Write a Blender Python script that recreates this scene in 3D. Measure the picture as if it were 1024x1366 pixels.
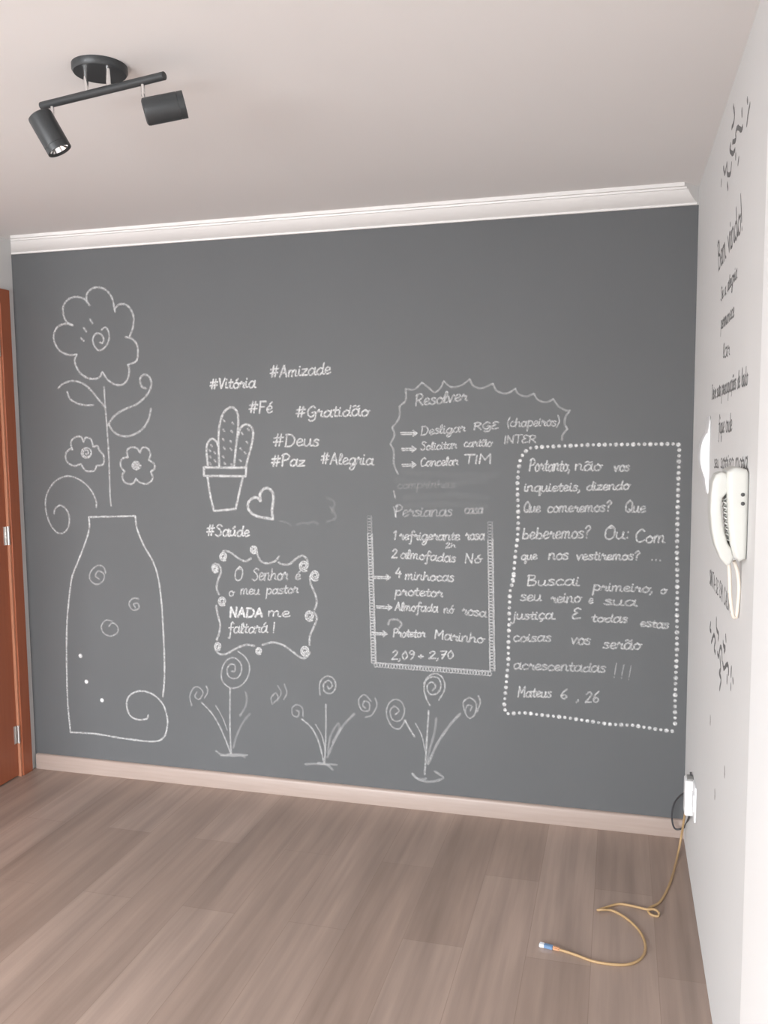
import bpy, bmesh, math, random
from mathutils import Vector, Matrix

# ------------------------------------------------------------------ clear
for o in list(bpy.data.objects):
    bpy.data.objects.remove(o, do_unlink=True)
scene = bpy.context.scene
COL = scene.collection
PI = math.pi

# ------------------------------------------------------------------ room sizes (metres)
W = 3.005            # chalk wall runs x = 0 .. W at y = 0, the room lies at y < 0
H = 2.52             # ceiling height
FRONT = -5.2         # wall with the window, behind the camera
LEFT = -2.3          # the room widens to the left past the door

# ------------------------------------------------------------------ camera
cam_data = bpy.data.cameras.new('camera')
cam = bpy.data.objects.new('camera', cam_data)
COL.objects.link(cam)
cam_data.sensor_fit = 'VERTICAL'
cam_data.sensor_height = 36.0
cam_data.lens = 30.425
cam_data.clip_start = 0.02
right = Vector((0.9650881196, 0.2617557205, -0.0094267749))
up = Vector((-0.0157292761, 0.0938437563, 0.9954626760))
fwd = Vector((-0.2614526940, 0.9605609258, -0.0946847222))
m = Matrix((right, up, -fwd)).transposed().to_4x4()
m.translation = Vector((2.7344, -3.5126, 1.6308))
cam.matrix_world = m
scene.camera = cam

# ------------------------------------------------------------------ world, daylight, exposure
world = bpy.data.worlds.new('sky')
scene.world = world
world.use_nodes = True
wn = world.node_tree
bgd = wn.nodes['Background']
sky = wn.nodes.new('ShaderNodeTexSky')
sky.sky_type = 'NISHITA'
sky.sun_disc = False
sky.sun_elevation = math.radians(38)
sky.sun_rotation = math.radians(200)
wn.links.new(sky.outputs[0], bgd.inputs[0])
bgd.inputs[1].default_value = 0.12

def area(name, loc, rot, sx, sy, power, color):
    d = bpy.data.lights.new(name, 'AREA')
    d.shape = 'RECTANGLE'; d.size = sx; d.size_y = sy
    d.energy = power; d.color = color
    o = bpy.data.objects.new(name, d); COL.objects.link(o)
    o.location = loc; o.rotation_euler = rot
    return o
# daylight coming in through the balcony window behind the camera
area('window_daylight', (0.5, FRONT - 1.1, 1.9), (math.radians(60), 0, 0), 4.5, 3.0, 900, (0.93, 0.965, 1.0))
scene.view_settings.view_transform = 'Standard'
scene.view_settings.look = 'None'
scene.view_settings.gamma = 1.0
scene.view_settings.use_curve_mapping = False
scene.view_settings.exposure = 0.30

# ------------------------------------------------------------------ materials
def new_mat(name, color=(.8, .8, .8), rough=.5, metal=0.0, spec=None):
    mt = bpy.data.materials.new(name); mt.use_nodes = True
    b = mt.node_tree.nodes['Principled BSDF']
    b.inputs['Base Color'].default_value = (*color, 1)
    b.inputs['Roughness'].default_value = rough
    b.inputs['Metallic'].default_value = metal
    if spec is not None: b.inputs['Specular IOR Level'].default_value = spec
    return mt
def nodes(mt): return mt.node_tree.nodes, mt.node_tree.links, mt.node_tree.nodes['Principled BSDF']
def noise_tint(mt, c1, c2, scale=3.0, detail=4, vec_scale=(1, 1, 1), bump=0.0, bump_scale=200.0):
    n, l, b = nodes(mt)
    tc = n.new('ShaderNodeTexCoord'); mp = n.new('ShaderNodeMapping')
    mp.inputs['Scale'].default_value = vec_scale
    l.new(tc.outputs['Object'], mp.inputs[0])
    nz = n.new('ShaderNodeTexNoise'); nz.inputs['Scale'].default_value = scale; nz.inputs['Detail'].default_value = detail
    l.new(mp.outputs[0], nz.inputs['Vector'])
    mx = n.new('ShaderNodeMix'); mx.data_type = 'RGBA'
    l.new(nz.outputs['Fac'], mx.inputs[0])
    mx.inputs[6].default_value = (*c1, 1); mx.inputs[7].default_value = (*c2, 1)
    l.new(mx.outputs[2], b.inputs['Base Color'])
    if bump:
        nb = n.new('ShaderNodeTexNoise'); nb.inputs['Scale'].default_value = bump_scale
        l.new(tc.outputs['Object'], nb.inputs['Vector'])
        bp = n.new('ShaderNodeBump'); bp.inputs['Strength'].default_value = bump; bp.inputs['Distance'].default_value = .002
        l.new(nb.outputs['Fac'], bp.inputs['Height']); l.new(bp.outputs[0], b.inputs['Normal'])
    return mt

M_wall = noise_tint(new_mat('white_wall_paint', rough=.75), (.70,.697,.69), (.72,.717,.71), 2.0, 3, bump=.08)
M_pier = noise_tint(new_mat('window_lit_white_paint', rough=.45), (.93,.93,.925), (.94,.94,.935), 2.0, 3, bump=.05)  # whiter than the walls: stronger window light put into the pier's colour
M_ceil = noise_tint(new_mat('ceiling_paint', rough=.9), (.86,.833,.818), (.88,.852,.837), 1.5, 3, bump=.05)
M_board = noise_tint(new_mat('chalkboard_paint', rough=.62, spec=.35), (.108,.111,.114), (.126,.130,.134), 1.6, 5, bump=.10, bump_scale=160)
M_crown = new_mat('crown_gloss_white', (.80,.775,.755), .4)
M_wood_light = noise_tint(new_mat('light_baseboard_wood', rough=.35), (.36,.28,.24), (.45,.36,.315), 4, 5, (1.2, 20, 20))
M_door = noise_tint(new_mat('red_brown_door_wood', rough=.38), (.33, .095, .045), (.41, .13, .063), 5, 5, (14, 14, .8))
M_door_edge = noise_tint(new_mat('door_edge_highlight_wood', rough=.35), (.48, .20, .115), (.55, .25, .15), 5, 5, (14, 14, .8))  # door wood with the jamb edge's highlight put into a paler colour
M_steel = new_mat('brushed_steel', (.72, .70, .68), .35, 1.0)
M_chrome = new_mat('chrome', (.86, .86, .86), .12, 1.0)
M_black = new_mat('satin_black_metal', (.035, .038, .04), .42, 0.0)
M_bulb = new_mat('lamp_glass', (.85, .85, .82), .15)
M_plastic = new_mat('ivory_plastic', (.62,.62,.585), .35)
M_plastic_white = new_mat('white_plastic', (.92, .92, .93), .3)
M_dark = new_mat('dark_plastic', (.06, .06, .06), .5)
M_grey = new_mat('grey_plastic', (.30, .30, .29), .5)
M_cord = new_mat('beige_cord', (.78, .70, .62), .5)
M_cable = new_mat('tan_cable_sheath', (.47, .31, .155), .5)
M_orange = new_mat('pale_orange_boot', (.62, .33, .18), .5)
M_black_cable = new_mat('dark_cable_sheath', (.05, .05, .055), .5)
M_blue = new_mat('blue_plastic', (.16, .27, .44), .35)
M_clear = new_mat('clear_plastic', (.82, .86, .92), .15)
M_vinyl = new_mat('dark_vinyl', (.17, .17, .17), .6)
M_scuff = new_mat('grey_scuff', (.30, .28, .27), .8)
M_frame = new_mat('white_window_frame', (.85, .85, .85), .4)

def plank_material():
    mt = new_mat('laminate_floor', rough=.33)
    n, l, b = nodes(mt)
    tc = n.new('ShaderNodeTexCoord')
    mp = n.new('ShaderNodeMapping'); mp.inputs['Rotation'].default_value = (0, 0, PI/2); mp.inputs['Location'].default_value = (.3, .07, 0)
    l.new(tc.outputs['Object'], mp.inputs[0])
    br = n.new('ShaderNodeTexBrick')
    br.offset = .37; br.offset_frequency = 2; br.squash = 1
    br.inputs['Scale'].default_value = 1.0
    br.inputs['Brick Width'].default_value = 1.25; br.inputs['Row Height'].default_value = .196
    br.inputs['Mortar Size'].default_value = .0012; br.inputs['Mortar Smooth'].default_value = .3; br.inputs['Bias'].default_value = 0
    br.inputs['Color1'].default_value = (.33,.245,.20,1); br.inputs['Color2'].default_value = (.40,.305,.255,1)
    br.inputs['Mortar'].default_value = (.29,.215,.175,1)
    l.new(mp.outputs[0], br.inputs['Vector'])
    def streak(scale, sx, sy, lo, hi, prev):
        m2 = n.new('ShaderNodeMapping'); m2.inputs['Scale'].default_value = (sx, sy, 1)
        l.new(tc.outputs['Object'], m2.inputs[0])
        nz = n.new('ShaderNodeTexNoise'); nz.inputs['Scale'].default_value = scale; nz.inputs['Detail'].default_value = 5
        l.new(m2.outputs[0], nz.inputs['Vector'])
        rp = n.new('ShaderNodeMapRange'); rp.inputs[1].default_value = .3; rp.inputs[2].default_value = .7
        rp.inputs[3].default_value = lo; rp.inputs[4].default_value = hi
        l.new(nz.outputs['Fac'], rp.inputs[0])
        mx = n.new('ShaderNodeMix'); mx.data_type = 'RGBA'; mx.blend_type = 'MULTIPLY'; mx.inputs[0].default_value = 1
        l.new(prev, mx.inputs[6]); l.new(rp.outputs[0], mx.inputs[7])
        return mx.outputs[2]
    c = streak(1.0, 9, .8, .84, 1.16, br.outputs['Color'])
    c = streak(1.0, 34, 1.6, .88, 1.10, c)
    l.new(c, b.inputs['Base Color'])
    return mt
M_floor = plank_material()

def chalk_material():
    mt = bpy.data.materials.new('white_chalk'); mt.use_nodes = True
    n, l = mt.node_tree.nodes, mt.node_tree.links
    b = n['Principled BSDF']; out = n['Material Output']
    b.inputs['Base Color'].default_value = (.83, .83, .825, 1); b.inputs['Roughness'].default_value = .95
    b.inputs['Specular IOR Level'].default_value = .1
    at = n.new('ShaderNodeAttribute'); at.attribute_name = 'chalk_load'
    tc = n.new('ShaderNodeTexCoord')
    nz = n.new('ShaderNodeTexNoise'); nz.inputs['Scale'].default_value = 120; nz.inputs['Detail'].default_value = 3
    l.new(tc.outputs['Object'], nz.inputs['Vector'])
    rp = n.new('ShaderNodeMapRange'); rp.inputs[1].default_value = .35; rp.inputs[2].default_value = .6
    rp.inputs[3].default_value = .55; rp.inputs[4].default_value = 1.0
    l.new(nz.outputs['Fac'], rp.inputs[0])
    mu = n.new('ShaderNodeMath'); mu.operation = 'MULTIPLY'; mu.use_clamp = True
    l.new(at.outputs['Fac'], mu.inputs[0]); l.new(rp.outputs[0], mu.inputs[1])
    tr = n.new('ShaderNodeBsdfTransparent'); ms = n.new('ShaderNodeMixShader')
    l.new(mu.outputs[0], ms.inputs[0]); l.new(tr.outputs[0], ms.inputs[1]); l.new(b.outputs[0], ms.inputs[2])
    l.new(ms.outputs[0], out.inputs['Surface'])
    return mt
M_chalk = chalk_material()

def glass_material():
    mt = bpy.data.materials.new('window_glass'); mt.use_nodes = True
    n, l = mt.node_tree.nodes, mt.node_tree.links
    tr = n.new('ShaderNodeBsdfTransparent'); gl = n.new('ShaderNodeBsdfGlossy'); gl.inputs['Roughness'].default_value = .02
    ms = n.new('ShaderNodeMixShader'); ms.inputs[0].default_value = .06
    l.new(tr.outputs[0], ms.inputs[1]); l.new(gl.outputs[0], ms.inputs[2]); l.new(ms.outputs[0], n['Material Output'].inputs['Surface'])
    return mt
M_glass = glass_material()

# ------------------------------------------------------------------ object helpers (all shapes are given in world metres)
def origin_of(o):
    v = Vector((0, 0, 0))
    while o is not None:
        v = v + o.location; o = o.parent
    return v
def link(name, bm, mat, parent=None, origin=None, smooth=True, angle=40):
    """One bmesh -> one mesh object; its origin sits at `origin` or at the parent's origin."""
    base = origin_of(parent) if parent is not None else Vector(origin if origin is not None else (0, 0, 0))
    bmesh.ops.translate(bm, verts=bm.verts[:], vec=-base)
    me = bpy.data.meshes.new(name)
    bm.to_mesh(me); bm.free()
    me.materials.append(mat)
    if smooth:
        me.polygons.foreach_set('use_smooth', [True]*len(me.polygons))
        try: me.set_sharp_from_angle(angle=math.radians(angle))
        except Exception: pass
    o = bpy.data.objects.new(name, me); COL.objects.link(o)
    if parent is not None: o.parent = parent
    else: o.location = base
    return o
def tag(o, label, cat, group=None):
    o['label'] = label; o['category'] = cat
    if group: o['group'] = group
    return o
def thing(name, loc, label, cat, group=None):
    o = bpy.data.objects.new(name, None); COL.objects.link(o); o.location = loc; o.empty_display_size = .05
    return tag(o, label, cat, group)
def structure(o): o['kind'] = 'structure'; return o

def box(bm, x0, x1, y0, y1, z0, z1, bev=0.0):
    vs = [bm.verts.new(p) for p in ((x0,y0,z0),(x1,y0,z0),(x1,y1,z0),(x0,y1,z0),(x0,y0,z1),(x1,y0,z1),(x1,y1,z1),(x0,y1,z1))]
    fs = [bm.faces.new([vs[i] for i in f]) for f in ((3,2,1,0),(4,5,6,7),(0,1,5,4),(1,2,6,5),(2,3,7,6),(3,0,4,7))]
    if bev:
        es = set(e for f in fs for e in f.edges)
        bmesh.ops.bevel(bm, geom=list(es), offset=bev, segments=3, affect='EDGES', profile=.5)
    return bm
def smooth_path(pts, n=6):
    pts = [Vector(p) for p in pts]
    if len(pts) < 3: return pts
    P = [pts[0]*2 - pts[1]] + pts + [pts[-1]*2 - pts[-2]]
    out = []
    for i in range(1, len(P)-2):
        a, b, c, d = P[i-1], P[i], P[i+1], P[i+2]
        for k in range(n):
            t = k/n
            out.append(.5*((2*b) + (c-a)*t + (2*a-5*b+4*c-d)*t*t + (3*b-a-3*c+d)*t**3))
    out.append(pts[-1])
    return out
def tube(bm, pts, r, seg=10, n=6, smooth=True):
    pts = smooth_path(pts, n) if smooth else [Vector(p) for p in pts]
    prev = None; rings = []
    ref = Vector((0, 0, 1))
    for i, p in enumerate(pts):
        t = (pts[min(i+1, len(pts)-1)] - pts[max(i-1, 0)]).normalized()
        if prev is None:
            u = t.cross(ref)
            if u.length < 1e-3: u = t.cross(Vector((1, 0, 0)))
            u.normalize()
        else:
            u = prev - t*prev.dot(t); u.normalize()
        prev = u; v = t.cross(u)
        rr = r(i/(len(pts)-1)) if callable(r) else r
        rings.append([bm.verts.new(p + (u*math.cos(2*PI*k/seg) + v*math.sin(2*PI*k/seg))*rr) for k in range(seg)])
    for a, b in zip(rings, rings[1:]):
        for k in range(seg): bm.faces.new((a[k], a[(k+1) % seg], b[(k+1) % seg], b[k]))
    bm.faces.new(rings[0][::-1]); bm.faces.new(rings[-1])
    return bm
def lathe(bm, org, axis, prof, seg=40):
    org = Vector(org); a = Vector(axis).normalized()
    u = a.cross(Vector((0, 0, 1)))
    if u.length < 1e-3: u = a.cross(Vector((1, 0, 0)))
    u.normalize(); v = a.cross(u)
    rings = []
    for r, h in prof:
        if r < 1e-6: rings.append([bm.verts.new(org + a*h)])
        else: rings.append([bm.verts.new(org + a*h + (u*math.cos(2*PI*k/seg) + v*math.sin(2*PI*k/seg))*r) for k in range(seg)])
    for A, B in zip(rings, rings[1:]):
        for k in range(seg):
            q = (k+1) % seg
            if len(A) == 1: bm.faces.new((A[0], B[q], B[k]))
            elif len(B) == 1: bm.faces.new((A[k], A[q], B[0]))
            else: bm.faces.new((A[k], A[q], B[q], B[k]))
    bmesh.ops.recalc_face_normals(bm, faces=bm.faces[:])
    return bm
def prism(bm, outline, place, t0, t1, bev=0.0, seg=3):
    """Extrude a closed 2-D outline from depth t0 to t1; place(a, b, t) gives the world point."""
    A = [bm.verts.new(place(a, b, t0)) for a, b in outline]
    B = [bm.verts.new(place(a, b, t1)) for a, b in outline]
    n = len(A)
    fA = bm.faces.new(A[::-1]); fB = bm.faces.new(B)
    for k in range(n): bm.faces.new((A[k], A[(k+1) % n], B[(k+1) % n], B[k]))
    bmesh.ops.recalc_face_normals(bm, faces=bm.faces[:])
    if bev:
        es = list(set(list(fA.edges) + list(fB.edges)))
        bmesh.ops.bevel(bm, geom=es, offset=bev, segments=seg, affect='EDGES', profile=.5)
    return bm

# ------------------------------------------------------------------ strokes drawn on a wall
def on_back(a, z, h): return Vector((a, -h, z))        # on the chalk wall, h in front of it
def on_right(a, z, h): return Vector((W - h, a, z))    # on the white right wall
def stroke_bm():
    bm = bmesh.new(); bm.verts.layers.float.new('chalk_load'); return bm
RNG = random.Random(7)
def stroke(bm, pts, width=.009, density=.75, smooth=True, n=6, place=on_back, thick=.0016, lift=.0004):
    """A line of chalk: a low ridge, dense in the middle and dusty towards its edges."""
    ly = bm.verts.layers.float['chalk_load']
    if place is on_back: width *= 1.22; density *= .80
    P = smooth_path([(a, b, 0) for a, b in pts], n) if smooth else [Vector((a, b, 0)) for a, b in pts]
    Q = [P[0]]
    for q in P[1:]:
        if (q - Q[-1]).length > .0012: Q.append(q)
    if len(Q) < 2: Q.append(Q[0] + Vector((.002, 0, 0)))
    t0 = (Q[1]-Q[0]).normalized(); t1 = (Q[-1]-Q[-2]).normalized()
    Q = [Q[0] - t0*width*.45] + Q + [Q[-1] + t1*width*.45]
    th = RNG.uniform(-.0003, .0003)
    rows = []
    N = len(Q)
    for i, q in enumerate(Q):
        t = Q[min(i+1, N-1)] - Q[max(i-1, 0)]
        t.normalize(); s = Vector((-t.y, t.x, 0))
        end = i in (0, N-1)
        w2 = width*.5*(.55 if end else 1.0)*(1 + .12*math.sin(i*1.7 + th*9000))
        dn = 0 if end else density*(1 + .12*math.sin(i*.9 + th*7000))
        row = []
        for off, dd, hh in ((-1, 0, 0), (-.45, .8, .8), (0, 1, 1), (.45, .8, .8), (1, 0, 0)):
            c = q + s*w2*off
            v = bm.verts.new(place(c.x, c.y, lift + (0 if end else (thick+th)*hh)))
            v[ly] = dn*dd
            row.append(v)
        rows.append(row)
    for a, b in zip(rows, rows[1:]):
        for k in range(4): bm.faces.new((a[k], a[k+1], b[k+1], b[k]))
    return bm
def dot(bm, a, b, r=.008, density=.9, place=on_back, thick=.002):
    ly = bm.verts.layers.float['chalk_load']
    c = bm.verts.new(place(a, b, .0004+thick)); c[ly] = density
    rings = []
    for k, dd in ((.55, .9), (1, 0)):
        ring = []
        for j in range(12):
            v = bm.verts.new(place(a + math.cos(j*PI/6)*r*k, b + math.sin(j*PI/6)*r*k, .0004 + (thick*.8 if dd else 0))); v[ly] = density*dd
            ring.append(v)
        rings.append(ring)
    for j in range(12):
        q = (j+1) % 12
        bm.faces.new((c, rings[0][j], rings[0][q])); bm.faces.new((rings[0][j], rings[1][j], rings[1][q], rings[0][q]))
    return bm
def draw(name, parent, lines, width=.009, density=.75, **k):
    bm = stroke_bm()
    for l in lines: stroke(bm, l, width, density, **k)
    return link(name, bm, k.get('mat', M_chalk), parent)

# single-line handwriting: x-height 1, capitals 1.8; letter = (advance, strokes)
BOWL = [(.74,.85),(.42,1),(.1,.58),(.18,.1),(.45,.0),(.7,.35),(.76,.9)]
GL = {
'a':(.95,[[(.72,.82),(.4,1),(.1,.58),(.18,.1),(.42,.0),(.66,.3),(.76,.8)],[(.8,1.08),(.77,.5),(.78,.1),(.98,-.02)]]),
'b':(.88,[[(.15,1.8),(.12,.1)],[(.12,.5),(.4,.95),(.75,.6),(.58,.06),(.12,.1)]]),
'c':(.76,[[(.68,.82),(.4,1),(.1,.55),(.3,.02),(.74,.15)]]),
'd':(.92,[BOWL[:-1],[(.8,1.8),(.74,.9),(.75,.2),(.95,.02)]]),
'e':(.76,[[(.1,.42),(.58,.6),(.56,.93),(.3,.96),(.1,.5),(.3,.02),(.74,.2)]]),
'f':(.7,[[(.7,1.55),(.5,1.8),(.34,1.4),(.34,0),(.28,-.75),(.1,-.7)],[(.05,.9),(.7,.95)]]),
'g':(.92,[BOWL,[(.76,.95),(.75,-.4),(.45,-.85),(.2,-.6),(.5,-.2),(.95,.1)]]),
'h':(.88,[[(.14,1.8),(.1,0)],[(.1,.5),(.42,1),(.66,.75),(.66,.12),(.88,.02)]]),
'i':(.4,[[(.12,.95),(.12,.15),(.36,.02)],[(.14,1.3),(.17,1.42)]]),
'j':(.45,[[(.25,.95),(.25,-.5),(.05,-.85),(-.15,-.6)],[(.26,1.3),(.29,1.42)]]),
'l':(.46,[[(.06,.2),(.34,1.2),(.3,1.8),(.13,1.6),(.12,.2),(.42,.02)]]),
'm':(1.15,[[(.08,.95),(.08,0)],[(.08,.6),(.3,1),(.47,.8),(.47,0)],[(.47,.6),(.72,1),(.88,.8),(.88,.15),(1.1,.02)]]),
'n':(.85,[[(.08,.95),(.08,0)],[(.08,.6),(.38,1),(.6,.8),(.6,.15),(.83,.02)]]),
'o':(.85,[[(.45,1),(.12,.6),(.24,.05),(.58,.05),(.74,.55),(.45,1),(.6,.78),(.9,.82)]]),
'p':(.85,[[(.14,1.05),(.08,-.85)],[(.12,.6),(.4,1),(.74,.65),(.55,.06),(.12,.15)]]),
'q':(.9,[BOWL,[(.76,.95),(.72,-.85),(.92,-.35)]]),
'r':(.7,[[(.06,.7),(.22,1.1),(.3,.75),(.56,.82),(.48,.2),(.7,.02)]]),
's':(.66,[[(.58,.85),(.35,1),(.13,.78),(.48,.45),(.54,.15),(.3,0),(.05,.12)]]),
't':(.58,[[(.3,1.6),(.26,.2),(.52,.02)],[(.02,1.05),(.58,1.08)]]),
'u':(.85,[[(.08,.95),(.1,.2),(.36,.02),(.6,.4),(.62,.95)],[(.62,.95),(.63,.15),(.84,.02)]]),
'v':(.76,[[(.05,.95),(.3,0)],[(.3,0),(.6,.95),(.78,.85)]]),
'x':(.76,[[(.08,.95),(.68,.02)],[(.66,.95),(.06,.02)]]),
'z':(.74,[[(.08,.9),(.64,.9)],[(.64,.9),(.1,.05)],[(.1,.05),(.7,.05)]]),
'A':(1.0,[[(.05,0),(.45,1.8)],[(.45,1.8),(.85,0)],[(.2,.65),(.78,.65)]]),
'B':(.92,[[(.12,1.8),(.1,0)],[(.0,1.65),(.55,1.75),(.6,1.2),(.15,.95)],[(.15,.95),(.75,.75),(.65,.1),(.1,0)]]),
'C':(1.0,[[(.85,1.5),(.55,1.8),(.12,1.1),(.25,.15),(.6,0),(.98,.3)]]),
'D':(1.08,[[(.14,1.8),(.12,0)],[(.02,1.75),(.6,1.7),(.95,.95),(.65,.1),(.05,.02)]]),
'E':(.86,[[(.75,1.6),(.4,1.8),(.15,1.4),(.45,.98)],[(.45,.98),(.08,.6),(.2,.05),(.8,.2)]]),
'F':(.85,[[(.14,1.8),(.12,0)],[(.1,1.75),(.78,1.75)],[(.12,.95),(.6,.95)]]),
'G':(1.05,[[(.85,1.5),(.55,1.8),(.12,1.1),(.25,.25),(.6,.1),(.9,.6)],[(.55,.75),(.92,.78),(.92,-.3),(.5,-.6),(.3,-.4)]]),
'I':(.34,[[(.14,1.8),(.12,0)]]),
'M':(1.12,[[(.08,0),(.12,1.8)],[(.12,1.8),(.5,.7)],[(.5,.7),(.9,1.8)],[(.9,1.8),(.97,0)]]),
'N':(.96,[[(.1,0),(.1,1.8)],[(.1,1.8),(.75,0)],[(.75,0),(.78,1.8)]]),
'O':(1.0,[[(.5,1.8),(.12,1.2),(.15,.3),(.5,0),(.84,.4),(.84,1.35),(.5,1.8),(.38,1.5),(.7,1.5)]]),
'P':(.9,[[(.14,1.75),(.12,0)],[(0,1.55),(.45,1.85),(.82,1.4),(.6,.95),(.14,.85)]]),
'Q':(1.02,[[(.5,1.8),(.12,1.2),(.15,.3),(.5,0),(.84,.4),(.84,1.35),(.5,1.8)],[(.5,.45),(1.0,-.05)]]),
'R':(.95,[[(.14,1.75),(.12,0)],[(0,1.55),(.45,1.85),(.8,1.4),(.55,.95),(.14,.85)],[(.35,.9),(.9,0)]]),
'S':(.88,[[(.8,1.55),(.45,1.8),(.15,1.45),(.62,.9),(.7,.3),(.35,0),(.02,.25)]]),
'T':(.9,[[(.02,1.75),(.88,1.78)],[(.46,1.75),(.43,0)]]),
'V':(.82,[[(.05,1.8),(.35,0)],[(.35,0),(.75,1.8)]]),
'#':(1.08,[[(.34,1.75),(.22,.05)],[(.68,1.75),(.56,.05)],[(0,1.2),(.92,1.26)],[(-.02,.62),(.88,.68)]]),
'0':(.8,[[(.4,1.7),(.1,.9),(.35,0),(.68,.7),(.4,1.7)]]),
'1':(.45,[[(.08,1.4),(.3,1.75)],[(.3,1.75),(.26,0)]]),
'2':(.85,[[(.1,1.35),(.4,1.75),(.66,1.3),(.1,.05)],[(.1,.05),(.78,.08)]]),
'4':(.85,[[(.4,1.75),(.08,.75)],[(.08,.75),(.75,.75)],[(.56,1.2),(.54,0)]]),
'6':(.82,[[(.6,1.75),(.2,1.1),(.15,.3),(.45,0),(.68,.4),(.42,.75),(.15,.45)]]),
'7':(.78,[[(.05,1.72),(.7,1.72)],[(.7,1.72),(.3,0)],[(.2,.9),(.65,.95)]]),
'9':(.8,[[(.66,1.35),(.35,1.75),(.12,1.3),(.4,1.0),(.66,1.35)],[(.66,1.35),(.6,.6),(.35,0)]]),
'(':(.5,[[(.4,1.9),(.12,.9),(.38,-.3)]]), ')':(.5,[[(.1,1.9),(.38,.9),(.12,-.3)]]),
',':(.35,[[(.18,.15),(.2,-.1),(.05,-.4)]]), '.':(.42,[[(.16,.04),(.2,.1)]]), ':':(.35,[[(.16,.1),(.18,.16)],[(.17,.8),(.19,.86)]]),
'?':(.8,[[(.1,1.4),(.4,1.8),(.66,1.4),(.38,.9),(.36,.5)],[(.35,.05),(.37,.12)]]), '!':(.5,[[(.22,1.8),(.2,.4)],[(.19,.0),(.2,.08)]]),
'+':(.9,[[(.42,1.1),(.42,.2)],[(.05,.65),(.8,.65)]]), '-':(.6,[[(.1,.8),(.5,.8)]]), ' ':(.7,[]),
}
ACUTE = [(.36,1.25),(.62,1.6)]; TILDE = [(.12,1.3),(.34,1.48),(.54,1.3),(.78,1.45)]
for ch, base, mk in (('á','a',ACUTE),('é','e',ACUTE),('ó','o',ACUTE),('ú','u',ACUTE),('ã','a',TILDE),('õ','o',TILDE),('ç','c',[(.4,0),(.52,-.25),(.28,-.45)])):
    GL[ch] = (GL[base][0], GL[base][1] + [mk])
ASC = .88
LINKED = set('abcdeghijlmnopqrstuvzáéóúãõç')
def write(bm, text, a0, z0, a1, z1, cap, density=.75, width=.0085, place=on_back, slant=.12, **k):
    """Handwritten word on the line from (a0, z0) to (a1, z1), capitals `cap` metres high."""
    total = sum(GL[c][0] for c in text)
    d = Vector((a1-a0, z1-z0)); L = d.length; e = d/L; s = L/total; v = cap/1.8
    sg = 1 if a1 > a0 else -1
    x = 0
    for ci, c in enumerate(text):
        adv, sts = GL[c]
        jit = RNG.uniform(-.05, .05); sc = RNG.uniform(.90, 1.04)*(ASC if c in 'bdhlt' else 1)
        for st in sts:
            pts = []
            for px, py in st:
                hx = (x + px)*s + slant*py*v; hy = (py*sc + jit)*v
                pts.append((a0 + e.x*hx, z0 + e.y*hx + hy))
            stroke(bm, pts, width, density, n=5, place=place, **k)
        nx = text[ci+1] if ci+1 < len(text) else ' '
        if c in LINKED and nx in LINKED:        # the pen runs on to the next letter
            pts = []
            for px, py in ((adv-.08, .04), (adv+.02, .15), (adv+.1, .45)):
                hx = (x + px)*s + slant*py*v; pts.append((a0 + e.x*hx, z0 + e.y*hx + py*v))
            stroke(bm, pts, width*.75, density*.4, n=4, place=place, **k)
        x += adv
def write_line(name, parent, words, **k):
    """A line of handwriting: one word is one mesh, several words hang under the line."""
    if len(words) == 1:
        bm = stroke_bm(); write(bm, *words[0], **k)
        return link(name, bm, M_chalk, parent)
    ln = bpy.data.objects.new(name, None); COL.objects.link(ln); ln.parent = parent; ln.empty_display_size = .02
    ln.location = Vector((words[0][1], 0, words[0][2])) - origin_of(parent)
    for wd in words:
        bm = stroke_bm(); write(bm, *wd, **k)
        link('word', bm, M_chalk, ln)
    return ln
def smooth2(l): return [(q.x, q.y) for q in smooth_path([(a, b, 0) for a, b in l], 5)]
def middle(lines):
    xs = [q[0] for l in lines for q in l]; zs = [q[1] for l in lines for q in l]
    return ((min(xs)+max(xs))/2, 0, min(zs))

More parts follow.
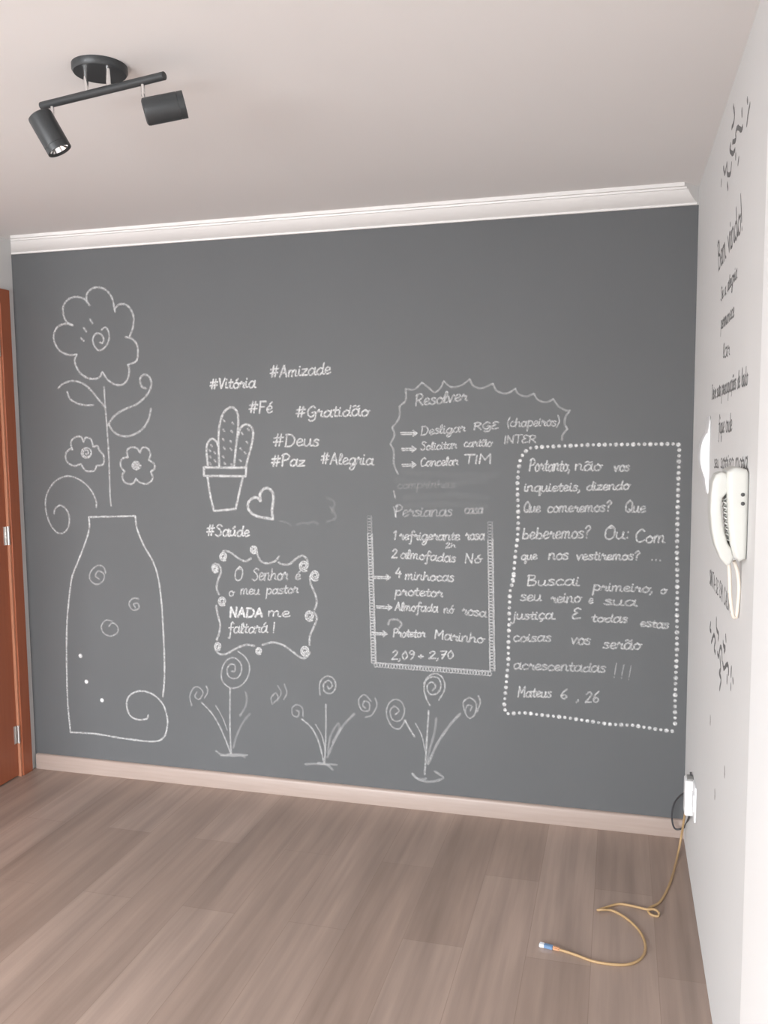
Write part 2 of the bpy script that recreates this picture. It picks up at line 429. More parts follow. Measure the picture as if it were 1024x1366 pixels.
# ------------------------------------------------------------------ data: lines measured on the walls, metres (x, z) on the chalk wall, (y, z) on the right wall
S = {'flower_petals': [[(0.313,2.1189),(0.2818,2.135),(0.2645,2.1714),(0.2683,2.212),(0.3,2.2401),(0.3434,2.2454),(0.3813,2.2325),(0.4031,2.2058)],[(0.3893,2.2211),(0.3909,2.2541),(0.4176,2.2783),(0.4559,2.2822),(0.4932,2.2672),(0.5209,2.2295),(0.5326,2.1707)],[(0.5289,2.1818),(0.5532,2.2011),(0.5865,2.201),(0.6122,2.1781),(0.6256,2.1413),(0.6196,2.0979),(0.6014,2.0586)],[(0.5805,2.0579),(0.6134,2.0472),(0.6372,2.0209),(0.6397,1.9806),(0.6301,1.948),(0.592,1.9345)],[(0.5878,1.9346),(0.5934,1.9087),(0.5852,1.8721),(0.5589,1.8469),(0.5209,1.8463),(0.4837,1.8672),(0.4556,1.905)],[(0.4556,1.905),(0.4373,1.8795),(0.3943,1.8753),(0.352,1.8928),(0.3234,1.9272),(0.3138,1.9611),(0.3263,1.9868)],[(0.3263,1.9868),(0.2787,1.9883),(0.236,2.0084),(0.2117,2.0467),(0.2091,2.0805),(0.2284,2.1134),(0.2684,2.1281),(0.3097,2.1213)]],'flower_center': [[(0.4599,2.0932),(0.4816,2.1034),(0.4973,2.0771),(0.4913,2.0369),(0.4646,2.0083),(0.4388,2.0033),(0.4185,2.0247),(0.413,2.0544),(0.4295,2.0774),(0.4549,2.075),(0.4691,2.0524),(0.4615,2.0343),(0.4489,2.0384)],[(0.4027,2.1433),(0.4082,2.1335),(0.4146,2.1244)],[(0.3684,2.1064),(0.3748,2.0972),(0.3812,2.0881)],[(0.3515,2.0604),(0.3589,2.0534),(0.3664,2.0465)]],'flower_stem': [[(0.4611,1.838),(0.4635,1.741),(0.468,1.651),(0.4718,1.508),(0.4705,1.3441),(0.4734,1.2931)]],'leaf_left': [[(0.2201,1.8372),(0.2502,1.8577),(0.2987,1.8679),(0.3502,1.8554),(0.3919,1.8246),(0.4286,1.7827),(0.4653,1.7425)],[(0.2674,1.8181),(0.2815,1.7854),(0.3197,1.7643),(0.3627,1.7561),(0.4015,1.7555)]],'leaf_right': [[(0.47,1.6585),(0.5061,1.703),(0.5582,1.7321),(0.6264,1.7569),(0.678,1.7965),(0.702,1.84),(0.6935,1.8768),(0.665,1.8871),(0.6459,1.867),(0.6545,1.8338),(0.675,1.826)],[(0.4789,1.6659),(0.503,1.632),(0.5446,1.6129),(0.5954,1.6163),(0.6468,1.6419),(0.6819,1.6859),(0.6962,1.7337)]],'sf1_petals': [[(0.2787,1.5539),(0.276,1.5882),(0.299,1.6086),(0.3296,1.6107),(0.3416,1.5878)],[(0.3416,1.5878),(0.3555,1.6067),(0.3812,1.599),(0.3926,1.5649)],[(0.3926,1.5649),(0.4144,1.5685),(0.4221,1.5496)],[(0.4221,1.5496),(0.445,1.5231),(0.4407,1.4852),(0.4058,1.4776)],[(0.4058,1.4776),(0.3918,1.4547),(0.3482,1.4546),(0.3235,1.4851)],[(0.3235,1.4851),(0.2837,1.4774),(0.2494,1.4965),(0.2449,1.531),(0.2655,1.5539),(0.283,1.5523)]],'sf1_center': [[(0.3809,1.5368),(0.3757,1.524),(0.3632,1.5156),(0.3478,1.5147),(0.3348,1.5215),(0.3288,1.5337),(0.3319,1.547),(0.343,1.5568),(0.3582,1.5596),(0.3722,1.5544),(0.3801,1.5432),(0.3779,1.5301),(0.3682,1.5208),(0.3551,1.5179),(0.3435,1.5217),(0.3372,1.5301),(0.3377,1.5396),(0.3438,1.5467),(0.3526,1.5494),(0.3605,1.5475),(0.365,1.5424),(0.3651,1.5366),(0.3617,1.5323),(0.357,1.5308),(0.353,1.5318),(0.3512,1.5343)]],'sf2_petals': [[(0.5701,1.5154),(0.5672,1.5454),(0.589,1.5618),(0.6182,1.5565),(0.6326,1.5378)],[(0.6326,1.5378),(0.6477,1.5601),(0.6726,1.5563),(0.6858,1.5302),(0.6764,1.5042)],[(0.6764,1.5042),(0.7032,1.4856),(0.7023,1.4632),(0.6852,1.452)],[(0.6852,1.452),(0.6923,1.4184),(0.6621,1.3957),(0.6246,1.4029),(0.6083,1.4179)],[(0.6083,1.4179),(0.5862,1.3951),(0.5484,1.4024),(0.5369,1.4326),(0.5505,1.4515)],[(0.5505,1.4515),(0.5319,1.474),(0.5357,1.5042),(0.5574,1.5154),(0.5701,1.5154)]],'sf2_center': [[(0.6344,1.4802),(0.6293,1.4687),(0.6182,1.4618),(0.6052,1.4616),(0.595,1.4677),(0.5909,1.4776),(0.5938,1.4878),(0.6023,1.4946),(0.6131,1.4961),(0.6223,1.492),(0.6269,1.4843),(0.6257,1.4758),(0.6196,1.4696),(0.6111,1.4674),(0.6033,1.4698),(0.5988,1.4754),(0.5989,1.4821),(0.6029,1.4874),(0.6092,1.4897),(0.6152,1.4885),(0.619,1.4847),(0.6196,1.48),(0.6172,1.476),(0.613,1.4741),(0.6089,1.4745),(0.6063,1.4768),(0.6057,1.4797),(0.607,1.4821),(0.6093,1.4832),(0.6114,1.4829),(0.6125,1.4818),(0.6125,1.4806),(0.6118,1.4799)]],'tendril': [[(0.395,1.2833),(0.3943,1.3191),(0.3621,1.375),(0.3057,1.4155),(0.2416,1.4284),(0.1749,1.3992),(0.1297,1.3367),(0.1234,1.2637),(0.1462,1.1963),(0.1862,1.1585),(0.2286,1.1719),(0.2488,1.2191),(0.2393,1.2655),(0.2049,1.2909),(0.1743,1.2749),(0.1671,1.2519)]],'vase_outline': [[(0.3533,1.2385),(0.4717,1.2426),(0.5975,1.2478)],[(0.3533,1.2385),(0.3531,1.1849),(0.3261,1.1119),(0.2802,1.0169),(0.2468,0.9425),(0.2224,0.815),(0.2086,0.7082),(0.1987,0.5367),(0.1949,0.3424),(0.2032,0.1931)],[(0.2032,0.1931),(0.342,0.1973),(0.4838,0.1879),(0.6463,0.1861),(0.7046,0.2124),(0.7237,0.2667),(0.7252,0.3088),(0.7048,0.3701),(0.6551,0.4136),(0.5867,0.4245),(0.5336,0.3995),(0.5143,0.3557),(0.5296,0.3038),(0.5695,0.2858),(0.616,0.2927),(0.6271,0.3115)],[(0.5975,1.2478),(0.603,1.1901),(0.6371,1.1097),(0.6794,1.0397),(0.7044,0.9592),(0.7166,0.837),(0.7199,0.714),(0.7209,0.5901),(0.717,0.4859),(0.7062,0.4069)]],'vase_spirals': [[[(0.4308,0.9751),(0.4206,1.0059),(0.3858,1.0099),(0.3491,0.9775),(0.3473,0.9409),(0.3817,0.9214),(0.4177,0.9435),(0.4192,0.9747),(0.3904,0.9841),(0.3754,0.9628),(0.3946,0.9479)]],[[(0.5988,0.8627),(0.5702,0.8636),(0.5486,0.8399),(0.5622,0.8095),(0.5969,0.8162),(0.5944,0.8399),(0.5714,0.8357),(0.5799,0.8206)]],[[(0.4371,0.7252),(0.4553,0.7419),(0.4814,0.7275),(0.48,0.6961),(0.4408,0.6782),(0.4063,0.6921),(0.396,0.7231),(0.4208,0.7527),(0.4557,0.7503)]]],'vase_dots': [(0.2763,0.5736),(0.3026,0.4492),(0.3831,0.365)],'cactus_arms': [[[(1.0239,1.475),(1.024,1.532),(1.0246,1.603),(1.0317,1.6596),(1.0526,1.7123),(1.088,1.7349),(1.1144,1.7184),(1.121,1.6797),(1.1171,1.6235),(1.1059,1.5531),(1.096,1.4752)]],[[(1.1191,1.613),(1.1315,1.6445),(1.1586,1.6597),(1.1849,1.644),(1.1901,1.6124),(1.1789,1.5599),(1.1623,1.5106),(1.1513,1.4682)]],[[(0.9698,1.4749),(0.9651,1.525),(0.9682,1.5714),(0.9909,1.5976),(1.0139,1.5854),(1.0211,1.564)]]],'cactus_pot': [[(0.9493,1.4713),(1.0494,1.4701),(1.1536,1.4703)],[(1.1536,1.4703),(1.1503,1.4328)],[(1.1503,1.4328),(1.0483,1.433),(0.9481,1.4339)],[(0.9481,1.4339),(0.9493,1.4713)],[(0.966,1.4283),(0.9755,1.3528),(0.9928,1.2773)],[(0.9928,1.2773),(1.0439,1.2817),(1.0986,1.2883)],[(1.0986,1.2883),(1.1159,1.3543),(1.1372,1.4313)]],'cactus_spines': [(1.0539,1.677),(1.0952,1.666),(1.0504,1.6347),(1.0888,1.6294),(1.0469,1.5944),(1.0822,1.5871),(1.0504,1.5568),(1.0828,1.5517),(1.0446,1.5178),(1.0515,1.4893),(1.0847,1.4822),(1.1385,1.6199),(1.1679,1.6372),(1.1604,1.581),(1.129,1.553),(1.15,1.5353),(1.126,1.5014),(0.99,1.5677),(1.0046,1.5356),(0.9822,1.5178),(1.0051,1.5),(0.9812,1.4878),(0.9815,1.5464)],'heart': [[(1.2187,1.327),(1.2155,1.3518),(1.2313,1.3753),(1.2542,1.3804),(1.275,1.363),(1.2779,1.3277),(1.2709,1.2852),(1.2737,1.2448)],[(1.2186,1.3234),(1.2,1.3395),(1.173,1.3321),(1.157,1.3084),(1.1639,1.28),(1.1979,1.2577),(1.2737,1.2448)]],'scroll_waves': [[(1.03,1.0963),(1.0515,1.0983),(1.0795,1.0845),(1.1074,1.0656),(1.1389,1.0547),(1.1659,1.0687)],[(1.193,1.1139),(1.1992,1.0814),(1.216,1.0558),(1.2471,1.0489),(1.2821,1.0611),(1.2984,1.0811)],[(1.2957,1.055),(1.3162,1.0459),(1.3506,1.0503),(1.3784,1.0738),(1.4093,1.0876),(1.4293,1.0721),(1.4336,1.0464)],[(1.4415,0.9983),(1.4443,0.9661),(1.4637,0.9216),(1.4712,0.8831),(1.4591,0.8501)],[(1.4589,0.8403),(1.4699,0.8116),(1.4543,0.7717),(1.4365,0.7316),(1.4337,0.6921)],[(1.4352,0.6594),(1.4176,0.6353),(1.3901,0.6336),(1.3493,0.6609),(1.3083,0.685),(1.2597,0.6942),(1.2103,0.6794)],[(1.1713,0.6738),(1.1252,0.6745),(1.0745,0.6515),(1.0343,0.6289),(0.9981,0.6267),(0.9805,0.646)],[(0.9903,0.8487),(0.9963,0.8087),(1.0072,0.7622),(1.0009,0.7215),(0.9877,0.6904)],[(1.0062,0.8995),(0.9949,0.9291),(1.0048,0.9695),(1.0187,1.0033),(1.0102,1.0328),(0.9852,1.0367),(0.976,1.0184),(0.9877,0.9989),(1.0044,1.0061)]],'scroll_curls': [[[(1.0429,1.0568),(1.0309,1.054),(1.0206,1.0591),(1.0159,1.0694),(1.0183,1.0804),(1.0263,1.0878),(1.0362,1.0888),(1.0439,1.0836),(1.0467,1.0749),(1.0437,1.0663),(1.0369,1.0614),(1.0292,1.0616),(1.0238,1.0664),(1.0227,1.0733),(1.0256,1.0793),(1.031,1.0822),(1.0364,1.0812),(1.0396,1.0773),(1.0396,1.0725),(1.0371,1.0689),(1.0335,1.0678),(1.0305,1.069)]],[[(1.1893,1.0932),(1.1785,1.0907),(1.1691,1.0954),(1.1649,1.1048),(1.167,1.1149),(1.1742,1.1216),(1.1832,1.1225),(1.1902,1.1178),(1.1927,1.1098),(1.1901,1.102),(1.1839,1.0975),(1.1769,1.0977),(1.1721,1.1021),(1.171,1.1084),(1.1736,1.1139),(1.1785,1.1165),(1.1834,1.1156),(1.1863,1.112),(1.1864,1.1077),(1.1841,1.1044),(1.1808,1.1033),(1.1781,1.1044)]],[[(1.4273,1.0223),(1.413,1.0189),(1.4006,1.0251),(1.3949,1.0378),(1.3976,1.0514),(1.4071,1.0604),(1.4189,1.0617),(1.4283,1.0553),(1.4316,1.0446),(1.4282,1.0341),(1.42,1.028),(1.4109,1.0283),(1.4044,1.0341),(1.4029,1.0426),(1.4064,1.05),(1.4128,1.0535),(1.4192,1.0523),(1.4231,1.0476),(1.4232,1.0417),(1.4203,1.0373),(1.416,1.0358),(1.4123,1.0373)]],[[(1.4769,0.9828),(1.4631,0.9794),(1.4511,0.9854),(1.4456,0.9977),(1.4482,1.0108),(1.4574,1.0196),(1.4688,1.0209),(1.4778,1.0148),(1.481,1.0044),(1.4777,0.9942),(1.4699,0.9883),(1.461,0.9885),(1.4548,0.9941),(1.4533,1.0023),(1.4567,1.0095),(1.4629,1.0129),(1.4691,1.0118),(1.4728,1.0072),(1.4729,1.0016),(1.4701,0.9973),(1.4659,0.9958),(1.4624,0.9972)]],[[(1.4503,0.8028),(1.436,0.7991),(1.4236,0.8052),(1.4178,0.8179),(1.4206,0.8317),(1.4301,0.8409),(1.442,0.8424),(1.4513,0.8361),(1.4546,0.8254),(1.4512,0.8147),(1.4431,0.8084),(1.4339,0.8085),(1.4274,0.8143),(1.4259,0.8228),(1.4294,0.8304),(1.4358,0.8341),(1.4423,0.833),(1.4461,0.8282),(1.4463,0.8223),(1.4433,0.8178),(1.439,0.8163),(1.4353,0.8177)]],[[(1.4242,0.6455),(1.4106,0.6418),(1.3988,0.6475),(1.3934,0.6595),(1.396,0.6726),(1.405,0.6815),(1.4163,0.683),(1.4251,0.6772),(1.4283,0.6669),(1.425,0.6568),(1.4173,0.6508),(1.4086,0.6508),(1.4024,0.6562),(1.401,0.6643),(1.4043,0.6715),(1.4104,0.675),(1.4165,0.674),(1.4202,0.6696),(1.4203,0.664),(1.4175,0.6597),(1.4134,0.6581),(1.41,0.6595)]],[[(1.2014,0.6384),(1.1918,0.6358),(1.1835,0.6398),(1.1797,0.6481),(1.1816,0.6573),(1.188,0.6635),(1.196,0.6646),(1.2022,0.6605),(1.2044,0.6534),(1.2021,0.6463),(1.1966,0.642),(1.1904,0.642),(1.1861,0.6458),(1.1851,0.6515),(1.1875,0.6565),(1.1918,0.659),(1.1961,0.6583),(1.1987,0.6552),(1.1988,0.6513),(1.1968,0.6483),(1.1938,0.6472),(1.1914,0.6481)]],[[(1.0026,0.6462),(0.9914,0.6433),(0.9817,0.6478),(0.9773,0.6575),(0.9796,0.668),(0.9871,0.6752),(0.9964,0.6764),(1.0037,0.6717),(1.0062,0.6635),(1.0035,0.6553),(0.997,0.6505),(0.9898,0.6505),(0.9848,0.6548),(0.9837,0.6613),(0.9865,0.6671),(0.9915,0.67),(0.9966,0.6692),(0.9995,0.6656),(0.9996,0.6611),(0.9973,0.6576),(0.9939,0.6564),(0.991,0.6575)]],[[(1.0319,0.8523),(1.019,0.8491),(1.0078,0.8545),(1.0028,0.8656),(1.0054,0.8776),(1.014,0.8857),(1.0247,0.887),(1.0331,0.8815),(1.036,0.872),(1.0329,0.8627),(1.0254,0.8573),(1.0171,0.8574),(1.0114,0.8625),(1.0101,0.8699),(1.0133,0.8765),(1.0192,0.8797),(1.0249,0.8787),(1.0284,0.8746),(1.0285,0.8694),(1.0257,0.8655),(1.0218,0.8641),(1.0186,0.8654)]],[[(0.9999,1.0035),(0.9901,1.0012),(0.9817,1.0053),(0.9778,1.0137),(0.9798,1.0228),(0.9864,1.0288),(0.9945,1.0297),(1.0009,1.0255),(1.0031,1.0183),(1.0007,1.0113),(0.995,1.0072),(0.9887,1.0074),(0.9843,1.0113),(0.9834,1.0169),(0.9858,1.0218),(0.9903,1.0242),(0.9946,1.0234),(0.9972,1.0203),(0.9973,1.0164),(0.9952,1.0134),(0.9923,1.0124),(0.9898,1.0134)]]],'sp1': {'bloom': [[[(1.09,0.6443),(1.1247,0.6205),(1.1456,0.5811),(1.1381,0.5325),(1.1055,0.4894),(1.0575,0.4711),(1.0183,0.4908),(1.0058,0.5274),(1.0167,0.5729),(1.0415,0.6043),(1.0733,0.6122),(1.1004,0.5931),(1.1074,0.5602),(1.0907,0.5256),(1.0627,0.5163),(1.0393,0.5296),(1.0362,0.5593),(1.0527,0.5812),(1.0747,0.5766),(1.0716,0.5504),(1.0581,0.5495)]],[[(0.853,0.3731),(0.8447,0.4181),(0.864,0.4575),(0.8927,0.4633),(0.9121,0.4382),(0.8908,0.4063),(0.8709,0.42),(0.8797,0.4396)],[(0.9294,0.4734),(0.9367,0.4475),(0.9195,0.416)]],[[(1.252,0.4109),(1.2465,0.4401),(1.2687,0.4639),(1.2798,0.4426),(1.26,0.4189)],[(1.281,0.498),(1.2957,0.4659),(1.2756,0.4275)],[(1.312,0.5075),(1.3226,0.4678),(1.3066,0.4372)]]],'stem': [[[(1.0479,0.4704),(1.0422,0.2972),(1.0445,0.1535)]],[[(0.905,0.3922),(0.9498,0.3502),(0.9883,0.2927),(1.0185,0.2271),(1.0409,0.1683)]],[[(1.056,0.1925),(1.0753,0.2546),(1.1087,0.3177),(1.1414,0.3577)]]],'leaf': [[[(0.975,0.3824),(1.0056,0.3319),(1.0279,0.2733)]],[[(1.0937,0.3465),(1.1185,0.3859),(1.1289,0.424),(1.1243,0.4572)]]],'ground': [[(0.9685,0.1694),(1.0003,0.1532),(1.0405,0.1531),(1.0965,0.1583),(1.1122,0.1521)],[(0.9921,0.1502),(1.0407,0.1607),(1.1245,0.1646)]]},'sp2': {'bloom': [[[(1.4783,0.4713),(1.4793,0.5241),(1.5044,0.5544),(1.5387,0.552),(1.5528,0.5149),(1.5327,0.482),(1.5003,0.4873),(1.4969,0.5205),(1.5208,0.5384),(1.5362,0.5185),(1.5232,0.5004),(1.5135,0.5121)]],[[(1.3968,0.3688),(1.3955,0.4025),(1.3727,0.4182),(1.3472,0.4037),(1.3486,0.3698),(1.3716,0.3638),(1.3791,0.3867),(1.3651,0.3924)]],[[(1.731,0.4756),(1.7383,0.4431),(1.7158,0.3989),(1.6869,0.3871)],[(1.7117,0.46),(1.6833,0.4862),(1.656,0.4606),(1.668,0.4188),(1.7016,0.4167),(1.704,0.45),(1.6829,0.4579),(1.675,0.4383),(1.6874,0.4269)]]],'stem': [[[(1.5053,0.4302),(1.5032,0.305),(1.4948,0.1589)]],[[(1.3915,0.3538),(1.4359,0.3187),(1.4696,0.2537),(1.4928,0.1587)]],[[(1.6358,0.3973),(1.5844,0.3406),(1.539,0.2598),(1.5082,0.1893)]]],'leaf': [[[(1.4561,0.3348),(1.485,0.2841),(1.4988,0.2175)]],[[(1.5085,0.2087),(1.5247,0.2875),(1.56,0.3482),(1.5645,0.3198),(1.5341,0.2594)]]],'ground': [[(1.4026,0.1482),(1.4529,0.1549),(1.5027,0.1548),(1.5321,0.1352)],[(1.463,0.1598),(1.5027,0.1577),(1.5522,0.1595)]]},'sp3': {'bloom': [[[(1.9731,0.461),(1.9566,0.4922),(1.9476,0.5379),(1.9617,0.5804),(1.9985,0.6013),(2.0305,0.5805),(2.0367,0.535),(2.0119,0.4871)],[(1.9477,0.5564),(1.9709,0.5811),(2.0076,0.5835),(2.0213,0.5477),(2.0028,0.5141),(1.9706,0.5118),(1.9615,0.5435),(1.98,0.5632),(1.9983,0.5461),(1.9845,0.5266)]],[[(1.8628,0.3824),(1.839,0.3475),(1.8059,0.3542),(1.7826,0.3994),(1.7878,0.4469),(1.8164,0.4744),(1.8493,0.4656),(1.8612,0.4244),(1.844,0.3855),(1.8109,0.3829),(1.797,0.4194),(1.8162,0.4444),(1.8368,0.4272),(1.8206,0.409)]],[[(2.1796,0.5178),(2.1885,0.4911),(2.1751,0.4489)],[(2.1211,0.4493),(2.1166,0.4857),(2.1437,0.506),(2.1706,0.4852),(2.1662,0.4391),(2.1437,0.4189),(2.1256,0.4405),(2.1347,0.4733),(2.1527,0.4701),(2.1464,0.4513)]]],'stem': [[[(1.9675,0.4374),(1.9605,0.3343),(1.9485,0.1548)]],[[(1.8628,0.387),(1.8832,0.3512),(1.9045,0.3183)]],[[(2.103,0.4341),(2.0574,0.3796),(2.002,0.2912),(1.9645,0.2034)]]],'leaf': [[[(1.9096,0.3768),(1.9372,0.323),(1.9508,0.2585)]],[[(2.0006,0.4075),(1.993,0.3464),(1.9694,0.2602),(1.9599,0.203)]]],'ground': [[(1.8941,0.1542),(1.9081,0.1366),(1.9455,0.1242),(1.9921,0.1289),(2.0292,0.1486),(1.9923,0.1732)],[(1.8988,0.1499),(1.9221,0.1314),(1.9549,0.1365)]]},'cloud': [[(1.8767,1.7983),(1.9115,1.795),(1.9463,1.8219)],[(1.9463,1.8219),(1.9738,1.8004),(1.9995,1.7815),(2.0235,1.7993),(2.0364,1.8256)],[(2.0364,1.8256),(2.0662,1.8025),(2.1085,1.8074),(2.1438,1.8313)],[(2.1438,1.8313),(2.1589,1.8046),(2.1924,1.794),(2.238,1.8111)],[(2.238,1.8111),(2.2546,1.7821),(2.2917,1.7707),(2.3285,1.7887)],[(2.3285,1.7887),(2.3409,1.7681),(2.3735,1.7577),(2.4018,1.7685)],[(2.4018,1.7685),(2.4181,1.7439),(2.4504,1.7336),(2.4783,1.7452)],[(2.4783,1.7452),(2.4986,1.7167),(2.5226,1.7018),(2.5425,1.6983)],[(2.5425,1.6983),(2.5268,1.6759),(2.5232,1.6477),(2.5337,1.6274)],[(2.5337,1.6274),(2.5156,1.6033),(2.5134,1.583)],[(1.8767,1.7983),(1.8763,1.752),(1.8499,1.7271)],[(1.8499,1.7271),(1.8477,1.6805),(1.8183,1.6384)],[(1.8183,1.6384),(1.8268,1.6085),(1.8088,1.5702)],[(1.8088,1.5702),(1.8236,1.5402),(1.8232,1.4887),(1.8405,1.4459)]],'arrow_cloud': [[[(1.8528,1.6152),(1.9233,1.6147)]],[[(1.8571,1.5485),(1.9187,1.5496)]],[[(1.8582,1.482),(1.9183,1.4842)]]],'arrow_list': [[[(1.7292,1.0046),(1.8037,1.0054)]],[[(1.7404,0.8771),(1.8094,0.876)]],[[(1.7228,0.7598),(1.7872,0.7603)]]],'list_hook': [[(1.7925,0.8005),(1.802,0.822),(1.8339,0.8236),(1.8515,0.807),(1.8371,0.784)]],'smudge': [[(1.3092,1.2377),(1.3371,1.2316),(1.3578,1.2189)],[(1.3857,1.2227),(1.4137,1.2331),(1.4377,1.227)],[(1.4412,1.2303),(1.462,1.2372),(1.4824,1.2279)],[(1.5253,1.3421),(1.5589,1.3231),(1.5447,1.2777)],[(1.5383,1.3035),(1.5647,1.2586),(1.5236,1.2384)]],'streaks': [[(1.8547,1.4528),(2.0617,1.4412),(2.2596,1.4421)],[(1.8318,1.4213),(2.0301,1.4069),(2.2168,1.4236)],[(1.8701,1.346),(2.0615,1.3606),(2.217,1.35)],[(1.8374,1.3077),(2.0299,1.3229),(2.2109,1.313)]],'chain': [[(1.7139,1.2676),(1.7267,0.6277)],[(1.7283,0.6229),(2.234,0.6166)],[(2.2279,1.2516),(2.2387,0.628)]],'chain_tick': [[(1.8217,1.3739),(1.8279,1.3455)],[(1.8211,1.3075),(1.8305,1.2632)]],'dots': [(2.9529,0.4303),(2.9316,0.4316),(2.9102,0.433),(2.8887,0.4343),(2.8672,0.4359),(2.8457,0.4381),(2.8241,0.4402),(2.8024,0.4423),(2.7805,0.4418),(2.7585,0.441),(2.7364,0.4401),(2.7142,0.4393),(2.6921,0.4407),(2.67,0.4424),(2.6478,0.4441),(2.6255,0.4459),(2.6032,0.4477),(2.5808,0.4495),(2.5583,0.4514),(2.5357,0.4531),(2.513,0.4538),(2.4901,0.4546),(2.4672,0.4554),(2.4442,0.4562),(2.4212,0.4572),(2.3981,0.4583),(2.3749,0.4593),(2.3516,0.4573),(2.3281,0.4542),(2.3046,0.451),(2.2922,0.4658),(2.289,0.4892),(2.291,0.5135),(2.2929,0.5378),(2.2949,0.5621),(2.2968,0.5863),(2.2989,0.6105),(2.3014,0.6347),(2.304,0.6588),(2.3046,0.6828),(2.3045,0.7068),(2.3044,0.7308),(2.305,0.7548),(2.3056,0.7788),(2.3064,0.8027),(2.3073,0.8266),(2.3078,0.8504),(2.3077,0.8742),(2.3076,0.898),(2.3082,0.9217),(2.3091,0.9455),(2.3117,0.969),(2.317,0.9922),(2.3213,1.0155),(2.325,1.0389),(2.3252,1.0327),(2.3234,1.0092),(2.3235,1.0149),(2.3249,1.0385),(2.3262,1.062),(2.3283,1.0854),(2.3305,1.1089),(2.3329,1.1322),(2.3361,1.1555),(2.3392,1.1787),(2.3405,1.202),(2.3415,1.2253),(2.3423,1.2486),(2.3422,1.2718),(2.3419,1.295),(2.341,1.3182),(2.3401,1.3413),(2.3392,1.3644),(2.3385,1.3875),(2.3384,1.4106),(2.3399,1.4336),(2.3418,1.4565),(2.3447,1.4793),(2.3486,1.5018),(2.3578,1.5227),(2.3717,1.5396),(2.3904,1.5519),(2.4128,1.5547),(2.4353,1.5561),(2.4577,1.557),(2.4801,1.5579),(2.5023,1.5588),(2.5245,1.5597),(2.5466,1.5606),(2.5687,1.5614),(2.5906,1.5623),(2.6125,1.5632),(2.6343,1.5637),(2.6561,1.5638),(2.6778,1.564),(2.6994,1.5641),(2.721,1.5643),(2.7425,1.5644),(2.7639,1.5645),(2.7852,1.5647),(2.8065,1.5648),(2.8277,1.565),(2.8488,1.5651),(2.8699,1.5652),(2.8908,1.5654),(2.9118,1.5655),(2.9326,1.5656),(2.9519,1.5627),(2.9555,1.542),(2.9553,1.5202),(2.9552,1.4983),(2.955,1.4764),(2.9548,1.4545),(2.9546,1.4325),(2.9545,1.4105),(2.9546,1.3885),(2.9546,1.3665),(2.9547,1.3444),(2.9547,1.3223),(2.9548,1.3002),(2.9549,1.2781),(2.9549,1.2559),(2.955,1.2337),(2.955,1.2114),(2.9551,1.1892),(2.9551,1.1669),(2.9556,1.1446),(2.9563,1.1223),(2.957,1.0999),(2.9578,1.0775),(2.9585,1.0551),(2.9592,1.0327),(2.9596,1.0102),(2.9598,0.9877),(2.96,0.9652),(2.9602,0.9426),(2.9604,0.9201),(2.9608,0.8975),(2.9613,0.8748),(2.9617,0.8522),(2.9622,0.8295),(2.9627,0.8068),(2.9632,0.784),(2.9632,0.7613),(2.963,0.7384),(2.9627,0.7156),(2.9624,0.6927),(2.9622,0.6698),(2.9619,0.6468),(2.9616,0.6239),(2.9614,0.6009),(2.9611,0.5778),(2.961,0.5548),(2.9615,0.5317),(2.962,0.5087),(2.9625,0.4855),(2.963,0.4624)]}
